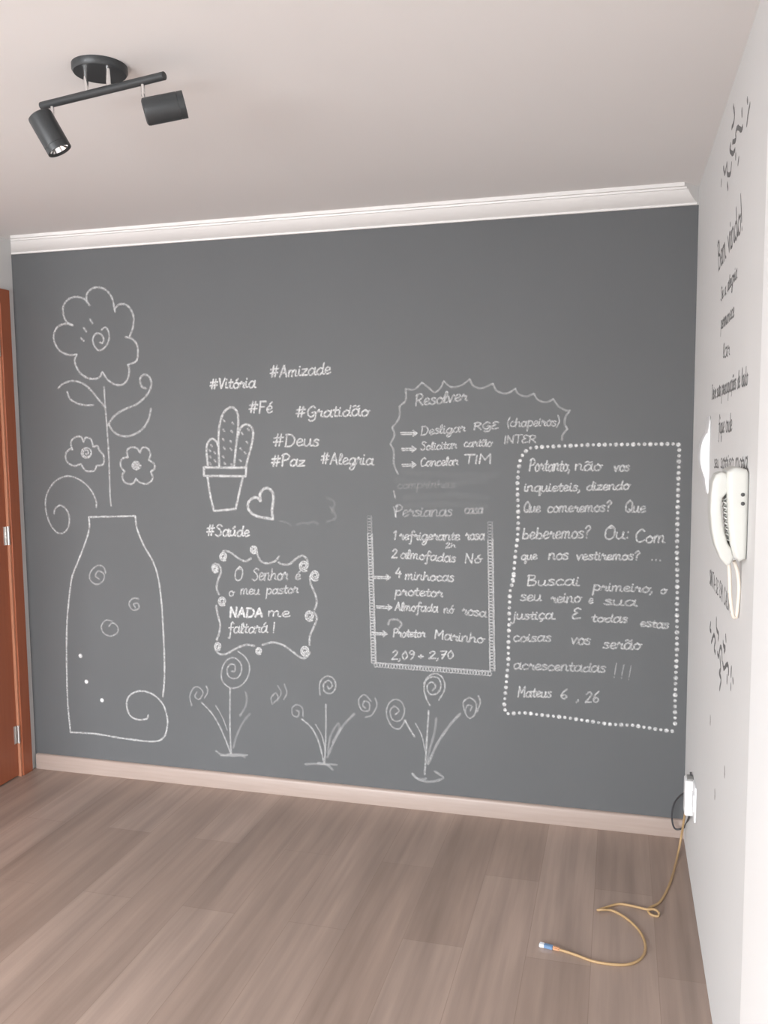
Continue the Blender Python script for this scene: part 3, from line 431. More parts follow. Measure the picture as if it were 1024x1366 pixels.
T = {'tags': [('#Vitória',0.9896,1.8162,1.2072,1.8197,0.0482,0.81,0.01),('#Amizade',1.2745,1.8583,1.5508,1.8703,0.0529,0.765,0.0095),('#Fé',1.1726,1.707,1.2835,1.7071,0.0511,0.765,0.0095),('#Gratidão',1.3903,1.6864,1.7158,1.69,0.05,0.765,0.0095),('#Deus',1.2836,1.5614,1.4938,1.5651,0.0538,0.72,0.0095),('#Paz',1.2715,1.4755,1.4281,1.4793,0.0512,0.81,0.01),('#Alegria',1.5006,1.4868,1.7344,1.484,0.0503,0.675,0.009),('#Saúde',0.9538,1.1641,1.161,1.1682,0.05,0.81,0.01)],'scroll': [[('O',1.08,0.9672,1.1243,0.9688,0.0692,0.63,0.0085),('Senhor',1.1677,0.9687,1.3387,0.98,0.0591,0.585,0.0085),('é',1.3703,0.9812,1.3983,0.9822,0.0432,0.54,0.0085)],[('o',1.0513,0.8963,1.0787,0.8957,0.0444,0.585,0.0085),('meu',1.1099,0.9038,1.2031,0.9077,0.044,0.585,0.0085),('pastor',1.2333,0.9106,1.3856,0.9219,0.0435,0.585,0.0085)],[('NADA',1.054,0.799,1.2176,0.8086,0.0428,0.9,0.0115),('me',1.2391,0.8113,1.3458,0.8131,0.0439,0.765,0.0085)],[('faltará',1.0444,0.723,1.2374,0.7384,0.0509,0.765,0.0085),('!',1.2589,0.7378,1.2732,0.7386,0.0472,0.765,0.0085)]],'cloud_title': [('Resolver',1.9144,1.7259,2.1336,1.7466,0.0482,0.54,0.0085)],'cloud': [[('Desligar',1.9382,1.6059,2.1252,1.6213,0.037,0.585,0.0075),('RGE',2.1582,1.6268,2.262,1.6301,0.031,0.585,0.008),('(chapeiros)',2.2922,1.6379,2.503,1.6397,0.0388,0.585,0.0075)],[('Solicitar',1.9378,1.5443,2.0894,1.5521,0.0344,0.63,0.0075),('cartão',2.118,1.5581,2.2346,1.5598,0.0339,0.63,0.0075),('INTER',2.2825,1.5705,2.4114,1.5731,0.0321,0.585,0.0075)],[('Cancelar',1.9352,1.478,2.0952,1.4845,0.0374,0.675,0.008),('TIM',2.118,1.4891,2.235,1.4893,0.0369,0.675,0.0085)]],'list': [[('comprinhas',1.8347,1.3835,2.0835,1.3918,0.0349,0.144,0.0085)],[('Persianas',1.824,1.2663,2.0708,1.2736,0.0468,0.342,0.0085),('casa',2.1209,1.2838,2.1986,1.2851,0.0403,0.342,0.0085)],[('1',1.8133,1.1674,1.833,1.1678,0.0385,0.63,0.0085),('refrigerante',1.8428,1.1681,2.102,1.1728,0.041,0.675,0.0085),('rosa',2.124,1.1749,2.2049,1.1769,0.0462,0.63,0.0085),('2h',2.0404,1.1383,2.0847,1.1426,0.0233,0.63,0.007)],[('2',1.808,1.0885,1.8356,1.0893,0.0387,0.72,0.0085),('almofadas',1.8467,1.0896,2.0846,1.0798,0.0412,0.675,0.0085),('Nó',2.1217,1.0778,2.1927,1.08,0.0407,0.675,0.0085)],[('4',1.8228,1.0061,1.8529,1.0059,0.0418,0.72,0.0085),('minhocas',1.8669,0.9993,2.0775,0.9991,0.0415,0.675,0.0085)],[('protetor',1.8221,0.9309,2.0296,0.9312,0.0417,0.675,0.0085)],[('Almofada',1.8216,0.8652,2.0089,0.8665,0.039,0.675,0.0085),('nó',2.0329,0.8628,2.0763,0.8648,0.0356,0.54,0.0085),('rosa',2.1102,0.861,2.2126,0.8558,0.0412,0.585,0.0085)],[('Protetor',1.812,0.7489,1.9539,0.7554,0.0392,0.675,0.0085),('Marinho',1.9927,0.752,2.2025,0.7435,0.0417,0.675,0.0085)],[('2,09',1.8041,0.65,1.9077,0.657,0.0395,0.63,0.0085),('+',1.9208,0.6594,1.9469,0.661,0.0302,0.63,0.0085),('2,70',1.9664,0.6622,2.0769,0.6703,0.036,0.675,0.0085)]],'verse': [[('Portanto,',2.3832,1.4602,2.5457,1.4613,0.05,0.675,0.0085),('não',2.5631,1.4623,2.667,1.4626,0.0441,0.675,0.0085),('vos',2.7127,1.4604,2.7722,1.4606,0.0409,0.63,0.0085)],[('inquieteis,',2.3628,1.3769,2.5873,1.3811,0.0392,0.675,0.0085),('dizendo',2.6088,1.3843,2.7734,1.3887,0.0385,0.675,0.0085)],[('Que',2.3621,1.292,2.4304,1.2949,0.0423,0.585,0.0085),('comeremos?',2.456,1.2935,2.7066,1.3022,0.0418,0.585,0.0085),('Que',2.757,1.3001,2.8357,1.2998,0.0439,0.585,0.0085)],[('beberemos?',2.3563,1.1836,2.6274,1.1931,0.0508,0.63,0.0085),('Ou:',2.6786,1.1908,2.7766,1.1937,0.0553,0.63,0.0085),('Com',2.7964,1.1823,2.9117,1.1823,0.0494,0.72,0.0085)],[('que',2.3532,1.0996,2.4186,1.1016,0.0371,0.675,0.0085),('nos',2.4635,1.1038,2.543,1.1062,0.0453,0.675,0.0085),('vestiremos?',2.573,1.1056,2.8177,1.1116,0.0391,0.675,0.0085),('...',2.8572,1.111,2.9034,1.1113,0.033,0.54,0.0085)],[('Buscai',2.3771,0.9932,2.5889,1.0014,0.0428,0.675,0.0085),('primeiro,',2.6388,0.9829,2.8703,0.9853,0.0392,0.585,0.0085),('o',2.8954,0.9804,2.92,0.9814,0.0387,0.585,0.0085)],[('seu',2.3501,0.9285,2.4385,0.9323,0.0432,0.63,0.0085),('reino',2.4728,0.9276,2.5935,0.9329,0.0428,0.63,0.0085),('e',2.6232,0.9302,2.6418,0.9311,0.0368,0.63,0.0085),('sua',2.6823,0.9277,2.8096,0.9273,0.0392,0.54,0.0085)],[('justiça.',2.3199,0.8513,2.5,0.8594,0.0405,0.675,0.0085),('E',2.558,0.8629,2.5943,0.8641,0.0485,0.675,0.0085),('todas',2.6352,0.8557,2.7751,0.8608,0.0367,0.63,0.0085),('estas',2.8224,0.8475,2.9315,0.8432,0.0363,0.63,0.0085)],[('coisas',2.3216,0.7581,2.4784,0.7669,0.0407,0.585,0.0085),('vos',2.5561,0.7604,2.6329,0.7632,0.0458,0.585,0.0085),('serão',2.6813,0.7509,2.8278,0.7531,0.0453,0.63,0.0085)],[('acrescentadas',2.324,0.6431,2.6938,0.6515,0.0434,0.54,0.0085),('!!!',2.7165,0.6346,2.8005,0.628,0.0627,0.405,0.006)],[('Mateus',2.3431,0.5238,2.4804,0.5339,0.0441,0.63,0.0085),('6',2.5145,0.5311,2.5466,0.5334,0.0436,0.585,0.0085),(',',2.5795,0.5287,2.5944,0.5267,0.0435,0.54,0.0085),('26',2.6135,0.5225,2.6713,0.5268,0.0462,0.585,0.0085)]]}
N = {'orn_top': [[(-1.0243,2.4566),(-1.0549,2.4253),(-1.0428,2.4103),(-1.0031,2.4097)],[(-1.2251,2.3402),(-1.1976,2.342),(-1.1275,2.3698),(-1.0907,2.3685),(-1.0948,2.3504),(-1.0295,2.3647)],[(-1.3433,2.3505),(-1.3156,2.3381),(-1.3006,2.3211)],[(-1.2014,2.387),(-1.2072,2.3726)],[(-0.9873,2.3717),(-0.9729,2.3623),(-1.0366,2.3338),(-1.0844,2.3291)],[(-1.1034,2.3123),(-1.1057,2.3023)],[(-1.1683,2.2842),(-1.156,2.2749)],[(-0.8227,2.3588),(-0.8668,2.33),(-0.9082,2.3451),(-0.9243,2.3143),(-0.997,2.2945),(-1.017,2.3143)],[(-0.7805,2.3343),(-0.7734,2.3233)],[(-0.9309,2.2863),(-0.9529,2.2665)],[(-1.2944,2.3792),(-1.3027,2.3695)]],'orn_bot': [[(-0.8078,1.0477),(-0.7919,1.0267),(-0.8241,1.0254)],[(-0.9556,1.0925),(-0.9659,1.0663),(-1.0182,1.0622),(-1.013,1.047)],[(-0.8418,0.9974),(-0.9033,1.0332),(-0.9439,1.0263),(-0.9364,1.0183),(-0.9221,0.9981),(-0.9523,0.9933)],[(-1.0049,1.0068),(-1.0327,1.0039),(-1.068,1.0386),(-1.1019,1.0393),(-1.116,1.0159)],[(-1.1283,1.067),(-1.1382,1.0598),(-1.1771,1.0639),(-1.1568,1.0493)],[(-1.1774,1.0957),(-1.1877,1.0851)],[(-1.0662,1.0106),(-1.0896,0.9855),(-1.0599,0.9655),(-1.1043,0.9604),(-1.0785,0.9255)],[(-1.1332,1.0128),(-1.1596,1.0047),(-1.223,1.0331),(-1.2535,1.0304),(-1.2563,1.0184)],[(-1.2299,1.0037),(-1.2304,0.9891)],[(-1.3072,1.0468),(-1.3049,1.0266)],[(-1.3393,1.0276),(-1.3472,1.0229)],[(-1.3059,1.0038),(-1.3078,0.9955)]],'text': [('Bem vindo!',-0.7639,2.0818,-1.2893,2.0938,0.0678),('Se a alegria',-0.8464,1.9845,-1.2043,1.9928,0.02),('permanece',-0.8665,1.9027,-1.1669,1.9038,0.0221),('lar',-0.9427,1.8174,-1.0955,1.8154,0.0241),('Deixe suas preocupações de lado',-0.666,1.7134,-1.4425,1.724,0.025),('fique onde',-0.8806,1.6117,-1.1873,1.6193,0.0278),('seu sorriso mora',-0.7843,1.5094,-1.4825,1.5374,0.0243),('SINTA-SE EM CASA',-0.7433,1.1563,-1.2606,1.1719,0.0238)],'handset': [(2.9388,1.5267),(2.9496,1.5317),(2.9605,1.5284),(2.9658,1.5052),(2.9632,1.4869),(2.9526,1.4751),(2.9516,1.4534),(2.9538,1.4267),(2.9592,1.4),(2.966,1.3766),(2.9742,1.3634),(2.9794,1.345),(2.9735,1.3297),(2.9642,1.326),(2.9513,1.3425),(2.9395,1.3709),(2.9324,1.4044),(2.9282,1.4464),(2.9289,1.4832),(2.9314,1.51)],'base': [(3.0118,1.5285),(2.9995,1.5382),(2.9767,1.543),(2.9601,1.5348),(2.9591,1.5152),(2.9617,1.4743),(2.9645,1.425),(2.9705,1.3756),(2.9773,1.3476),(2.9899,1.3364),(3.0035,1.3434),(3.0105,1.365),(3.0142,1.3931)],'dots': [(2.9961,1.484),(2.9966,1.4645)],'coil': [(2.9584,1.4733),(2.9686,1.379)],'scuffs': [(-1.2324,0.7571),(-0.8671,0.7706),(-1.0331,0.6137)],'sconce_in': [(3.0035,1.6639),(2.998,1.617),(2.9905,1.558),(2.9928,1.4631),(3.0005,1.4226),(3.0113,1.4394)],'sconce_out': [(2.9916,1.6053),(2.9811,1.577),(2.9777,1.5344),(2.983,1.4987),(2.995,1.4631)],'cord': [[(2.9752,1.3337),(2.9793,1.2996),(2.982,1.2567),(2.9861,1.2224),(2.9915,1.1985),(2.998,1.1953)],[(2.988,1.329),(2.9967,1.3002),(3.0008,1.2661),(3.0001,1.2317),(2.9992,1.2092),(2.998,1.1953)]]}

# ================================================================== the room
structure(link('floor', box(bmesh.new(), LEFT-.1, W+.12, FRONT-.1, .1, -.06, 0), M_floor, smooth=False))
structure(link('ceiling', box(bmesh.new(), LEFT-.1, W+.12, FRONT-.1, .1, H, H+.08), M_ceil, smooth=False))
structure(link('wall_back', box(bmesh.new(), -.12, W+.12, 0, .1, 0, H), M_board, smooth=False))
bm = bmesh.new()
DY0, DY1, DTOP = -.105, -.925, 2.222          # door opening in the left wall
box(bm, -.12, 0, DY0, 0, 0, H); box(bm, -.12, 0, DY1, DY0, DTOP, H); box(bm, -.12, 0, -1.15, DY1, 0, H)
structure(link('wall_left', bm, M_wall, smooth=False))
structure(link('wall_left_return', box(bmesh.new(), LEFT-.1, -.12, -1.15, -1.03, 0, H), M_wall, smooth=False))
structure(link('wall_left_far', box(bmesh.new(), LEFT-.1, LEFT, FRONT-.1, -1.15, 0, H), M_wall, smooth=False))
wall_r = structure(link('wall_right', box(bmesh.new(), W, W+.12, FRONT-.1, 0, 0, H), M_wall, smooth=False))
for a, z in N['scuffs']:
    bm = stroke_bm(); stroke(bm, [(a, z+.008), (a-.004, z), (a-.002, z-.010)], .016, 1, place=on_right, thick=.0006, lift=.0002)
    link('scuff_mark', bm, M_scuff, wall_r)
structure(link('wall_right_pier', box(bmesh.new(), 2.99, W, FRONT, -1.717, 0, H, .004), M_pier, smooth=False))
WX0, WX1, WZ0, WZ1 = -1.3, 1.95, .05, 2.15
bm = bmesh.new()
box(bm, LEFT-.1, WX0, FRONT-.1, FRONT, 0, H); box(bm, WX1, W+.12, FRONT-.1, FRONT, 0, H)
box(bm, WX0, WX1, FRONT-.1, FRONT, 0, WZ0); box(bm, WX0, WX1, FRONT-.1, FRONT, WZ1, H)
structure(link('wall_front', bm, M_wall, smooth=False))
win = bpy.data.objects.new('window_1', None); COL.objects.link(win); win.location = ((WX0+WX1)/2, FRONT-.05, WZ0); structure(win)
bm = bmesh.new()
for x in (WX0, (WX0+WX1)/2 - .025, WX1 - .05): box(bm, x, x+.05, FRONT-.075, FRONT-.025, WZ0, WZ1, .004)
for z in (WZ0, WZ1-.05): box(bm, WX0, WX1, FRONT-.075, FRONT-.025, z, z+.05, .004)
link('window_frame', bm, M_frame, win)
for x0, x1 in ((WX0+.05, (WX0+WX1)/2-.025), ((WX0+WX1)/2+.025, WX1-.05)):
    link('window_pane', box(bmesh.new(), x0, x1, FRONT-.053, FRONT-.047, WZ0+.05, WZ1-.05), M_glass, win, smooth=False)

# crown moulding with mitred ends
prof = [(0, 2.4535), (.010, 2.4535), (.010, 2.461), (.016, 2.463), (.034, 2.474), (.052, 2.490), (.058, 2.500), (.066, 2.500), (.068, 2.507), (.080, 2.507), (.080, H), (0, H)]
bm = bmesh.new()
A = [bm.verts.new((d*.78, -d, z)) for d, z in prof]; B = [bm.verts.new((W - d*.72, -d, z)) for d, z in prof]
bm.faces.new(A); bm.faces.new(B[::-1])
for k in range(len(A)): bm.faces.new((A[k], B[k], B[(k+1) % len(A)], A[(k+1) % len(A)]))
bmesh.ops.recalc_face_normals(bm, faces=bm.faces[:])
structure(link('trim_1', bm, M_crown, angle=25))
bm = bmesh.new()
prof = [(0, 0), (.015, 0), (.015, .064), (.013, .069), (.009, .0725), (.004, .0737), (0, .0737)]
A = [bm.verts.new((.012, -d, z)) for d, z in prof]; B = [bm.verts.new((W, -d, z)) for d, z in prof]
bm.faces.new(A); bm.faces.new(B[::-1])
for k in range(len(A)): bm.faces.new((A[k], B[k], B[(k+1) % len(A)], A[(k+1) % len(A)]))
bmesh.ops.recalc_face_normals(bm, faces=bm.faces[:])
structure(link('baseboard_back', bm, M_wood_light))

# door in the left wall
door = bpy.data.objects.new('door_1', None); COL.objects.link(door); door.location = (0, (DY0+DY1)/2, 0); structure(door)
bm = bmesh.new()
box(bm, 0, .012, DY0, -.040, 0, 2.286, .002); box(bm, 0, .012, DY1-.065, DY1, 0, 2.286, .002); box(bm, 0, .012, DY1, DY0, DTOP, 2.286, .002)
link('architrave', bm, M_door, door, smooth=False)
bm = bmesh.new()
box(bm, -.12, .006, DY0-.012, DY0, 0, DTOP, .001); box(bm, -.12, .006, DY1, DY1+.012, 0, DTOP, .001); box(bm, -.12, .006, DY1+.012, DY0-.012, DTOP-.012, DTOP, .001)
link('door_jamb', bm, M_door_edge, door, smooth=False)
link('door_leaf', box(bmesh.new(), -.042, -.006, DY1+.014, DY0-.014, .006, DTOP-.014, .002), M_door, door, smooth=False)
for z in (.165, 1.115, 1.98):
    bm = bmesh.new()
    lathe(bm, (.004, DY0-.014, z), (0, 0, 1), [(0, 0), (.006, 0), (.006, .085), (0, .085)], 14)
    box(bm, -.007, -.003, DY0-.036, DY0-.014, z, z+.085)
    link('hinge', bm, M_steel, door)
bm = bmesh.new()
lathe(bm, (-.006, DY1+.075, 1.02), (1, 0, 0), [(0, 0), (.022, 0), (.022, .006), (.009, .008), (.009, .045), (0, .045)], 24)
tube(bm, [(.034, DY1+.075, 1.02), (.036, DY1+.13, 1.02), (.034, DY1+.19, 1.018)], .008)
link('handle', bm, M_steel, door)

# ================================================================== ceiling spotlight
lamp = thing('ceiling_spotlight', (1.496, -1.564, H), 'black two-headed ceiling spotlight with round canopy and straight bar', 'ceiling light')
cc = Vector((1.496, -1.564, 0))
bm = bmesh.new()
lathe(bm, (cc.x, cc.y, H), (0, 0, -1), [(0, 0), (.066, 0), (.066, .012), (.062, .018), (0, .018)], 48)
link('canopy', bm, M_black, lamp)
barL = Vector((1.322, -1.557, 2.447)); barR = Vector((1.700, -1.618, 2.455))
def bar_at(t): return barL.lerp(barR, t)
bm = bmesh.new()
ax = (barR-barL).normalized(); L = (barR-barL).length
lathe(bm, barL, ax, [(0, 0), (.0085, 0), (.0095, .001), (.0095, L-.001), (.0085, L), (0, L)], 24)
link('bar', bm, M_black, lamp)
for t in (.385, .565):
    q = bar_at(t)
    bm = bmesh.new(); tube(bm, [(q.x, q.y, H-.016), (q.x, q.y, q.z)], .0055, 14, smooth=False)
    link('standoff', bm, M_chrome, lamp)
def spot_head(centre, axis, pivot_t, drop):
    a = Vector(axis).normalized(); Ln = .097; R0 = .0305
    org = Vector(centre) - a*Ln*.5
    bm = bmesh.new()
    lathe(bm, org, a, [(0, 0), (R0-.006, 0), (R0-.001, .003), (R0, .008), (R0, Ln-.016), (R0-.0008, Ln-.0155), (R0-.0008, Ln-.0145), (R0, Ln-.014), (R0, Ln), (R0-.003, Ln), (R0-.004, Ln-.006), (R0-.006, .05), (0, .05)], 48)
    hd = link('spot_head', bm, M_black, lamp)
    bm = bmesh.new()
    lathe(bm, org, a, [(R0-.0047, Ln-.006), (R0-.010, Ln-.022), (.012, Ln-.04), (0, Ln-.042)], 40)
    link('reflector', bm, M_chrome, hd)
    bm = bmesh.new()
    lathe(bm, org, a, [(.0, Ln-.036), (.010, Ln-.036), (.012, Ln-.022), (.008, Ln-.013), (0, Ln-.012)], 24)
    link('bulb', bm, M_bulb, hd)
    q = bar_at(pivot_t)
    foot = Vector((q.x, q.y, q.z - drop))
    k = (foot - Vector(centre)).dot(a); near = Vector(centre) + a*max(-.04, min(.04, k))
    side = (foot - near)
    touch = near + side.normalized()*(R0 - .002)
    bm = bmesh.new()
    tube(bm, [(q.x, q.y, q.z-.002), foot], .0050, 12, smooth=False)
    tube(bm, [foot + Vector((0, 0, .003)), foot.lerp(touch, .5), touch], .0050, 12)
    link('arm', bm, M_chrome, lamp)
spot_head((1.3559, -1.5764, 2.3732), (0.4255, 0.203, -0.8819), .095, .036)
spot_head((1.6924, -1.6084, 2.3861), (0.8869, 0.3982, 0.2344), .835, .034)

# ================================================================== chalk drawings
Z = on_back
def two(lines): return [l for l in lines]
root = thing('chalk_flower', (S['flower_stem'][0][-1][0], 0, S['flower_stem'][0][-1][1]), 'large white chalk daisy with long stem and two leaves above the vase', 'chalk drawing')
draw('petals', root, S['flower_petals'], .0115, .62); draw('center', root, S['flower_center'], .0105, .62)
draw('stem', root, S['flower_stem'], .010, .55); draw('leaf', root, S['leaf_left'], .011, .58); draw('leaf', root, S['leaf_right'], .012, .55)
for k, lab in (('sf1', 'small chalk flower left of the tall stem, above the curled tendril'), ('sf2', 'small chalk flower right of the tall stem, under the long leaf')):
    root = thing('chalk_blossom', middle(S[k+'_petals']), lab, 'chalk drawing', 'small chalk flowers beside the stem')
    draw('petals', root, S[k+'_petals'], .011, .58); draw('center', root, S[k+'_center'], .010, .6)
root = tag(draw('chalk_tendril', None, S['tendril'], .010, .55), 'curled chalk tendril rising from left of the vase mouth', 'chalk drawing')
root = thing('chalk_vase', middle(S['vase_outline']), 'tall bottle-shaped chalk vase outline with spirals and dots', 'chalk drawing')
draw('outline', root, S['vase_outline'], .0105, .72)
for l in S['vase_spirals']: draw('spiral', root, l, .009, .42)
for a, b in S['vase_dots']: link('dot', dot(stroke_bm(), a, b, .013, .95), M_chalk, root)
root = thing('chalk_cactus', middle(S['cactus_pot']), 'chalk cactus with three spiny arms in a tapered pot', 'chalk drawing')
draw('pot', root, S['cactus_pot'], .0125, .8)
for l in S['cactus_arms']: draw('arm', root, l, .0125, .75)
bm = stroke_bm()
for i, (a, b) in enumerate(S['cactus_spines']): stroke(bm, [(a-.003, b+.0035), (a, b), (a+.003, b-.004)], .010, .55)
link('spines', bm, M_chalk, root)
tag(draw('chalk_heart', None, S['heart'], .0145, .8), 'tilted chalk heart outline right of the cactus pot', 'chalk drawing')
tag(draw('chalk_smudge', None, S['smudge'], .012, .11), 'faint rubbed-out chalk smudge right of the chalk heart', 'chalk smudge')
for wd in T['tags']:
    bm = stroke_bm(); write(bm, *wd)
    o = link('chalk_hashtag', bm, M_chalk, origin=((wd[1]+wd[3])/2, 0, (wd[2]+wd[4])/2))
    tag(o, 'white chalk hashtag reading %s on the dark wall' % wd[0], 'chalk lettering', 'chalk hashtags around the cactus')

root = thing('chalk_verse', middle(S['scroll_waves']), 'short chalk psalm verse inside a curly scroll frame', 'chalk lettering')
fr = draw('scroll_frame', root, S['scroll_waves'], .0115, .6)
for l in S['scroll_curls']: draw('curl', fr, l, .0095, .75)
for ln in T['scroll']: write_line('text_line', root, ln)

labs = ('faded three-stemmed spiral chalk flower under the scroll frame, leftmost of three', 'middle spiral chalk flower of the three along the wall bottom', 'spiral chalk flower below the shopping list, rightmost of three')
for k, lab, dn in (('sp1', labs[0], .5), ('sp2', labs[1], .48), ('sp3', labs[2], .55)):
    d = S[k]
    root = thing('chalk_spiral_flower', middle(d['ground']), lab, 'chalk drawing', 'spiral chalk flowers along the bottom')
    for i, l in enumerate(d['bloom']): draw('bloom', root, l, .0085, dn*(1, .75, .8)[i] if k != 'sp1' else dn*(1, .75, .6)[i])
    for i, l in enumerate(d['stem']): draw('stem', root, l, .0095 if i < 2 else .013, dn*((1.1, 1.0, .45) if k == 'sp1' else (1.0, 1.1, .7))[i])
    for i, l in enumerate(d['leaf']): draw('leaf', root, l, .007 if i == 0 else .012, dn*(.9, .5)[i])
    draw('ground', root, d['ground'], .012, dn*.7)

def arrow_lines(l):
    (x0, z0), (x1, z1) = l[0]
    return [[(x0, z0+.003), (x1-.004, z1+.003)], [(x0+.003, z0-.005), (x1-.008, z1-.004)], [(x1-.017, z1+.012), (x1, z1)], [(x1-.017, z1-.012), (x1, z1)], [(x1-.013, z1+.006), (x1-.013, z1-.006)]]
root = thing('chalk_note', middle(S['cloud']), 'chalk to-do note with arrows inside a scalloped cloud frame', 'chalk lettering')
draw('cloud_frame', root, S['cloud'], .0095, .42)
write_line('title', root, T['cloud_title'])
for ln in T['cloud']: write_line('text_line', root, ln)
for l in S['arrow_cloud']: draw('arrow', root, arrow_lines(l), .008, .62)

root = thing('chalk_list', (S['chain'][1][0][0]*.5 + S['chain'][1][1][0]*.5, 0, S['chain'][1][1][1]), 'chalk shopping list in a three-sided chain-pattern frame, its top rubbed out', 'chalk lettering')
bm = stroke_bm()
for i, ((x0, z0), (x1, z1)) in enumerate(S['chain']):
    d = Vector((x1-x0, z1-z0)); L = d.length; d /= L; s = Vector((-d.y, d.x)); hw = .0105
    n = int(L/.0125); pts = []
    for k in range(n*8+1):
        t = k/8; ph = t*2*PI
        c = Vector((x0, z0)) + d*(L*t/n) + d*(.010*math.sin(ph)) + s*(hw*math.cos(ph))
        fade = 1
        pts.append((c.x, c.y))
    f0 = int(len(pts)*.12)
    if i == 1: stroke(bm, pts, .0070, .50, smooth=False)
    else:
        stroke(bm, pts[:f0+1], .006, .22, smooth=False); stroke(bm, pts[f0:], .0068, .48, smooth=False)
        for sg in (-1, 1):
            q0 = Vector((x0, z0)) + d*L*.12 + s*hw*sg; q1 = Vector((x1, z1)) + s*hw*sg
            stroke(bm, [tuple(q0), tuple(q0.lerp(q1, .33)), tuple(q0.lerp(q1, .66)), tuple(q1)], .006, .42)
link('chain_frame', bm, M_chalk, root)
for ln in T['list']: write_line('text_line', root, ln)
for l in S['arrow_list']: draw('arrow', root, arrow_lines(l), .008, .65)
draw('erased_streak', root, S['streaks'], .030, .04)
draw('tick', root, S['chain_tick'], .008, .5); draw('hook', root, S['list_hook'], .011, .4)

root = thing('chalk_quote', middle([S['dots']]), 'long chalk Bible quotation inside a frame of chalk dots', 'chalk lettering')
bm = stroke_bm()
for i, (a, b) in enumerate(S['dots']): dot(bm, a, b, .0098 + .0015*math.sin(i*2.3), .78 + .12*math.sin(i*1.3))
link('dotted_frame', bm, M_chalk, root)
for ln in T['verse']: write_line('text_line', root, ln)

# ================================================================== right wall: sticker, intercom, fixture, outlet
st = thing('wall_sticker', (W, -1.05, 1.0), 'dark vinyl welcome quotation with scrollwork stuck on the white right wall', 'wall sticker')
def vinyl(name, lines, width):
    bm = stroke_bm()
    for l in lines: stroke(bm, l, width, 1.0, place=on_right, thick=.0006, lift=.0003)
    return link(name, bm, M_vinyl, st)
vinyl('flourish', N['orn_top'], .013); vinyl('flourish', N['orn_bot'], .013)
for i, tx in enumerate(N['text']):
    bm = stroke_bm()
    s, a0, z0, a1, z1, cap = tx
    write(bm, s, a0, z0, a1, z1, cap*(1.35 if i == 0 else 1.9), 1.0, .0085 if i == 0 else .0048, place=on_right, slant=-.5 if i == 0 else 0, thick=.0006, lift=.0003)
    link('text_line', bm, M_vinyl, st)

# wall intercom, seen from its side
ic = thing('intercom_phone', (W, -1.46, 1.33), 'ivory wall intercom with curved handset hanging on the white right wall', 'intercom')
bm = bmesh.new(); prism(bm, [(min(x, W-.0005), z) for x, z in N['base']], lambda a, b, t: Vector((a, t, b)), -1.515, -1.405, .011, 5)
link('base', bm, M_plastic, ic)
bm = bmesh.new(); prism(bm, N['handset'], lambda a, b, t: Vector((a, t, b)), -1.505, -1.437, .006, 4)
link('handset', bm, M_plastic, ic)
bm = bmesh.new()
A, B = Vector((*N['coil'][0],)), Vector((*N['coil'][1],))
pts = []
for k in range(0, 8*12+1):
    u = k/(8*12); c = A.lerp(B, u)
    pts.append((c.x + .0042*math.cos(k*2*PI/12), -1.488 + .0042*math.sin(k*2*PI/12), c.y))
tube(bm, pts, .0021, 6, smooth=False)
link('coiled_cord', bm, M_plastic, ic)
for x, z in N['dots']:
    bm = bmesh.new(); lathe(bm, (x - .004, -1.5135, z), (0, -1, 0), [(0, 0), (.0042, 0), (.0042, .0035), (.003, .0042), (0, .0042)], 16)
    link('button', bm, M_dark, ic)
bm = bmesh.new()
for l in N['cord']: tube(bm, [(min(x, W-.0045), -1.44 + .004*i, z) for i, (x, z) in enumerate(l)], .0042, 10)
link('cord', bm, M_cord, ic)

# curved white fixture further along the wall
fx = thing('wall_fixture', (W, -.6, 1.43), 'glossy white curved fixture on the right wall between chalk wall and intercom', 'wall fixture')
si = [(x, z) for x, z in N['sconce_in'][:5]]
bm = bmesh.new(); prism(bm, [(W-.0005, si[0][1])] + [(min(x, W-.001), z) for x, z in smooth2(si)] + [(W-.0005, si[-1][1])], lambda a, b, t: Vector((a, t, b)), -.655, -.555, .0015)
link('back_shell', bm, M_plastic_white, fx)
so = N['sconce_out']
bm = bmesh.new(); prism(bm, [(W-.003, so[0][1]+.012)] + smooth2(so) + [(W-.003, so[-1][1]-.008)], lambda a, b, t: Vector((a, t, b)), -.645, -.550, .002)
link('front_shell', bm, M_plastic_white, fx)

# outlet by the corner
ol = thing('wall_outlet', (W, -.44, .28), 'white wall outlet low in the corner of the right wall', 'outlet')
link('cover_plate', box(bmesh.new(), W-.006, W, -.500, -.425, .285, .408, .002), M_plastic_white, ol)
link('socket_insert', box(bmesh.new(), W-.009, W-.005, -.485, -.440, .318, .375, .0015), M_plastic_white, ol)
pl = thing('plug_adapter', (W, -.37, .30), 'white block adapter sticking out beside the wall outlet in the corner', 'adapter')
link('body', box(bmesh.new(), W-.030, W-.0005, -.405, -.345, .265, .392, .005), M_plastic_white, pl)
link('pin_cap', box(bmesh.new(), W-.022, W-.0005, -.398, -.352, .385, .398, .003), M_grey, pl)

# dark cable looped at the corner
bm = bmesh.new()
tube(bm, [(2.9964, -0.36, 0.4092), (2.9974, -0.36, 0.3651), (2.9945, -0.28, 0.3008), (2.9843, -0.14, 0.2321), (2.9659, -0.06, 0.1659), (2.9563, -0.05, 0.1145), (2.96, -0.05, 0.0719), (2.9717, -0.05, 0.0517), (2.996, -0.06, 0.0623), (3.0068, -0.11, 0.1077), (2.9951, -0.36, 0.2457)], .0036, 10)
tag(link('black_cable', bm, M_black_cable, origin=(2.96, -.3, .2)), 'thin black cable bent in a loop in front of the baseboard corner', 'cable')
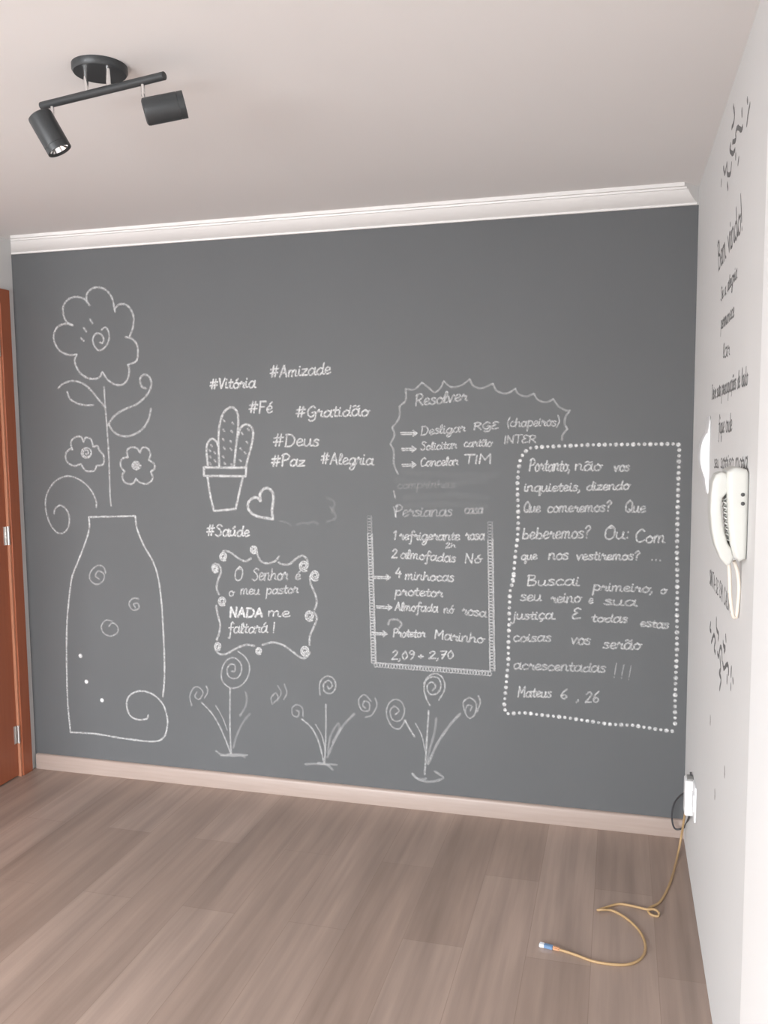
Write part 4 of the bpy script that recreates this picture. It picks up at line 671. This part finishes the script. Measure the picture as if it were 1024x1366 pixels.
# tan network cable on the floor
nc = thing('network_cable', (2.75, -.75, 0), 'tan network cable running from the corner in curls over the wooden floor', 'cable')
CP = [(2.9932, -0.37, 0.297), (2.9961, -0.2, 0.247), (2.9944, -0.2, 0.2001), (2.9908, -0.16, 0.1228), (2.9861, -0.13, 0.0545), (2.9702, -0.1844, 0.0042), (2.9424, -0.3456, 0.0042), (2.9162, -0.4578, 0.0042), (2.8904, -0.5342, 0.0042), (2.8621, -0.5704, 0.0042), (2.8517, -0.5921, 0.0042), (2.8606, -0.6181, 0.0042), (2.882, -0.6219, 0.0042), (2.8849, -0.6063, 0.009), (2.8708, -0.5964, 0.012), (2.8465, -0.6008, 0.011), (2.8056, -0.58, 0.0042), (2.7562, -0.578, 0.0042), (2.7095, -0.614, 0.0042), (2.6876, -0.6338, 0.0042), (2.7024, -0.6394, 0.0105), (2.7367, -0.6261, 0.0042), (2.7804, -0.6615, 0.0042), (2.8198, -0.723, 0.0042), (2.8367, -0.791, 0.0042), (2.8329, -0.8489, 0.0042), (2.812, -0.8936, 0.0042), (2.7764, -0.9219, 0.0042), (2.728, -0.9305, 0.0042), (2.679, -0.9276, 0.0042), (2.6288, -0.909, 0.0042), (2.5869, -0.8957, 0.0042), (2.5682, -0.8924, 0.0042)]
bm = bmesh.new(); tube(bm, CP, .0042, 10, n=8); link('sheath', bm, M_cable, nc)
e0 = Vector(CP[-1]); e1 = Vector(CP[-2]); d = (e0-e1).normalized(); d.z = 0; d.normalize(); sd = Vector((-d.y, d.x, 0))
def along(bm, s0, s1, w, h0, h1, bev):
    vs = []
    c = Vector((e0.x, e0.y, 0))
    pts = []
    for z in (h0, h1):
        for s, t in ((s0, -1), (s1, -1), (s1, 1), (s0, 1)): pts.append(bm.verts.new(c + d*s + sd*t*w*.5 + Vector((0, 0, z))))
    fs = [bm.faces.new([pts[i] for i in f]) for f in ((3,2,1,0),(4,5,6,7),(0,1,5,4),(1,2,6,5),(2,3,7,6),(3,0,4,7))]
    bmesh.ops.bevel(bm, geom=list(set(e for f in fs for e in f.edges)), offset=bev, segments=2, affect='EDGES')
    return bm
link('boot', along(bmesh.new(), -.012, .014, .012, .0005, .011, .003), M_orange, nc)
link('connector', along(bmesh.new(), .012, .040, .0135, .0005, .0115, .0015), M_blue, nc)
link('connector_tip', along(bmesh.new(), .039, .054, .0135, .0005, .0115, .001), M_clear, nc)
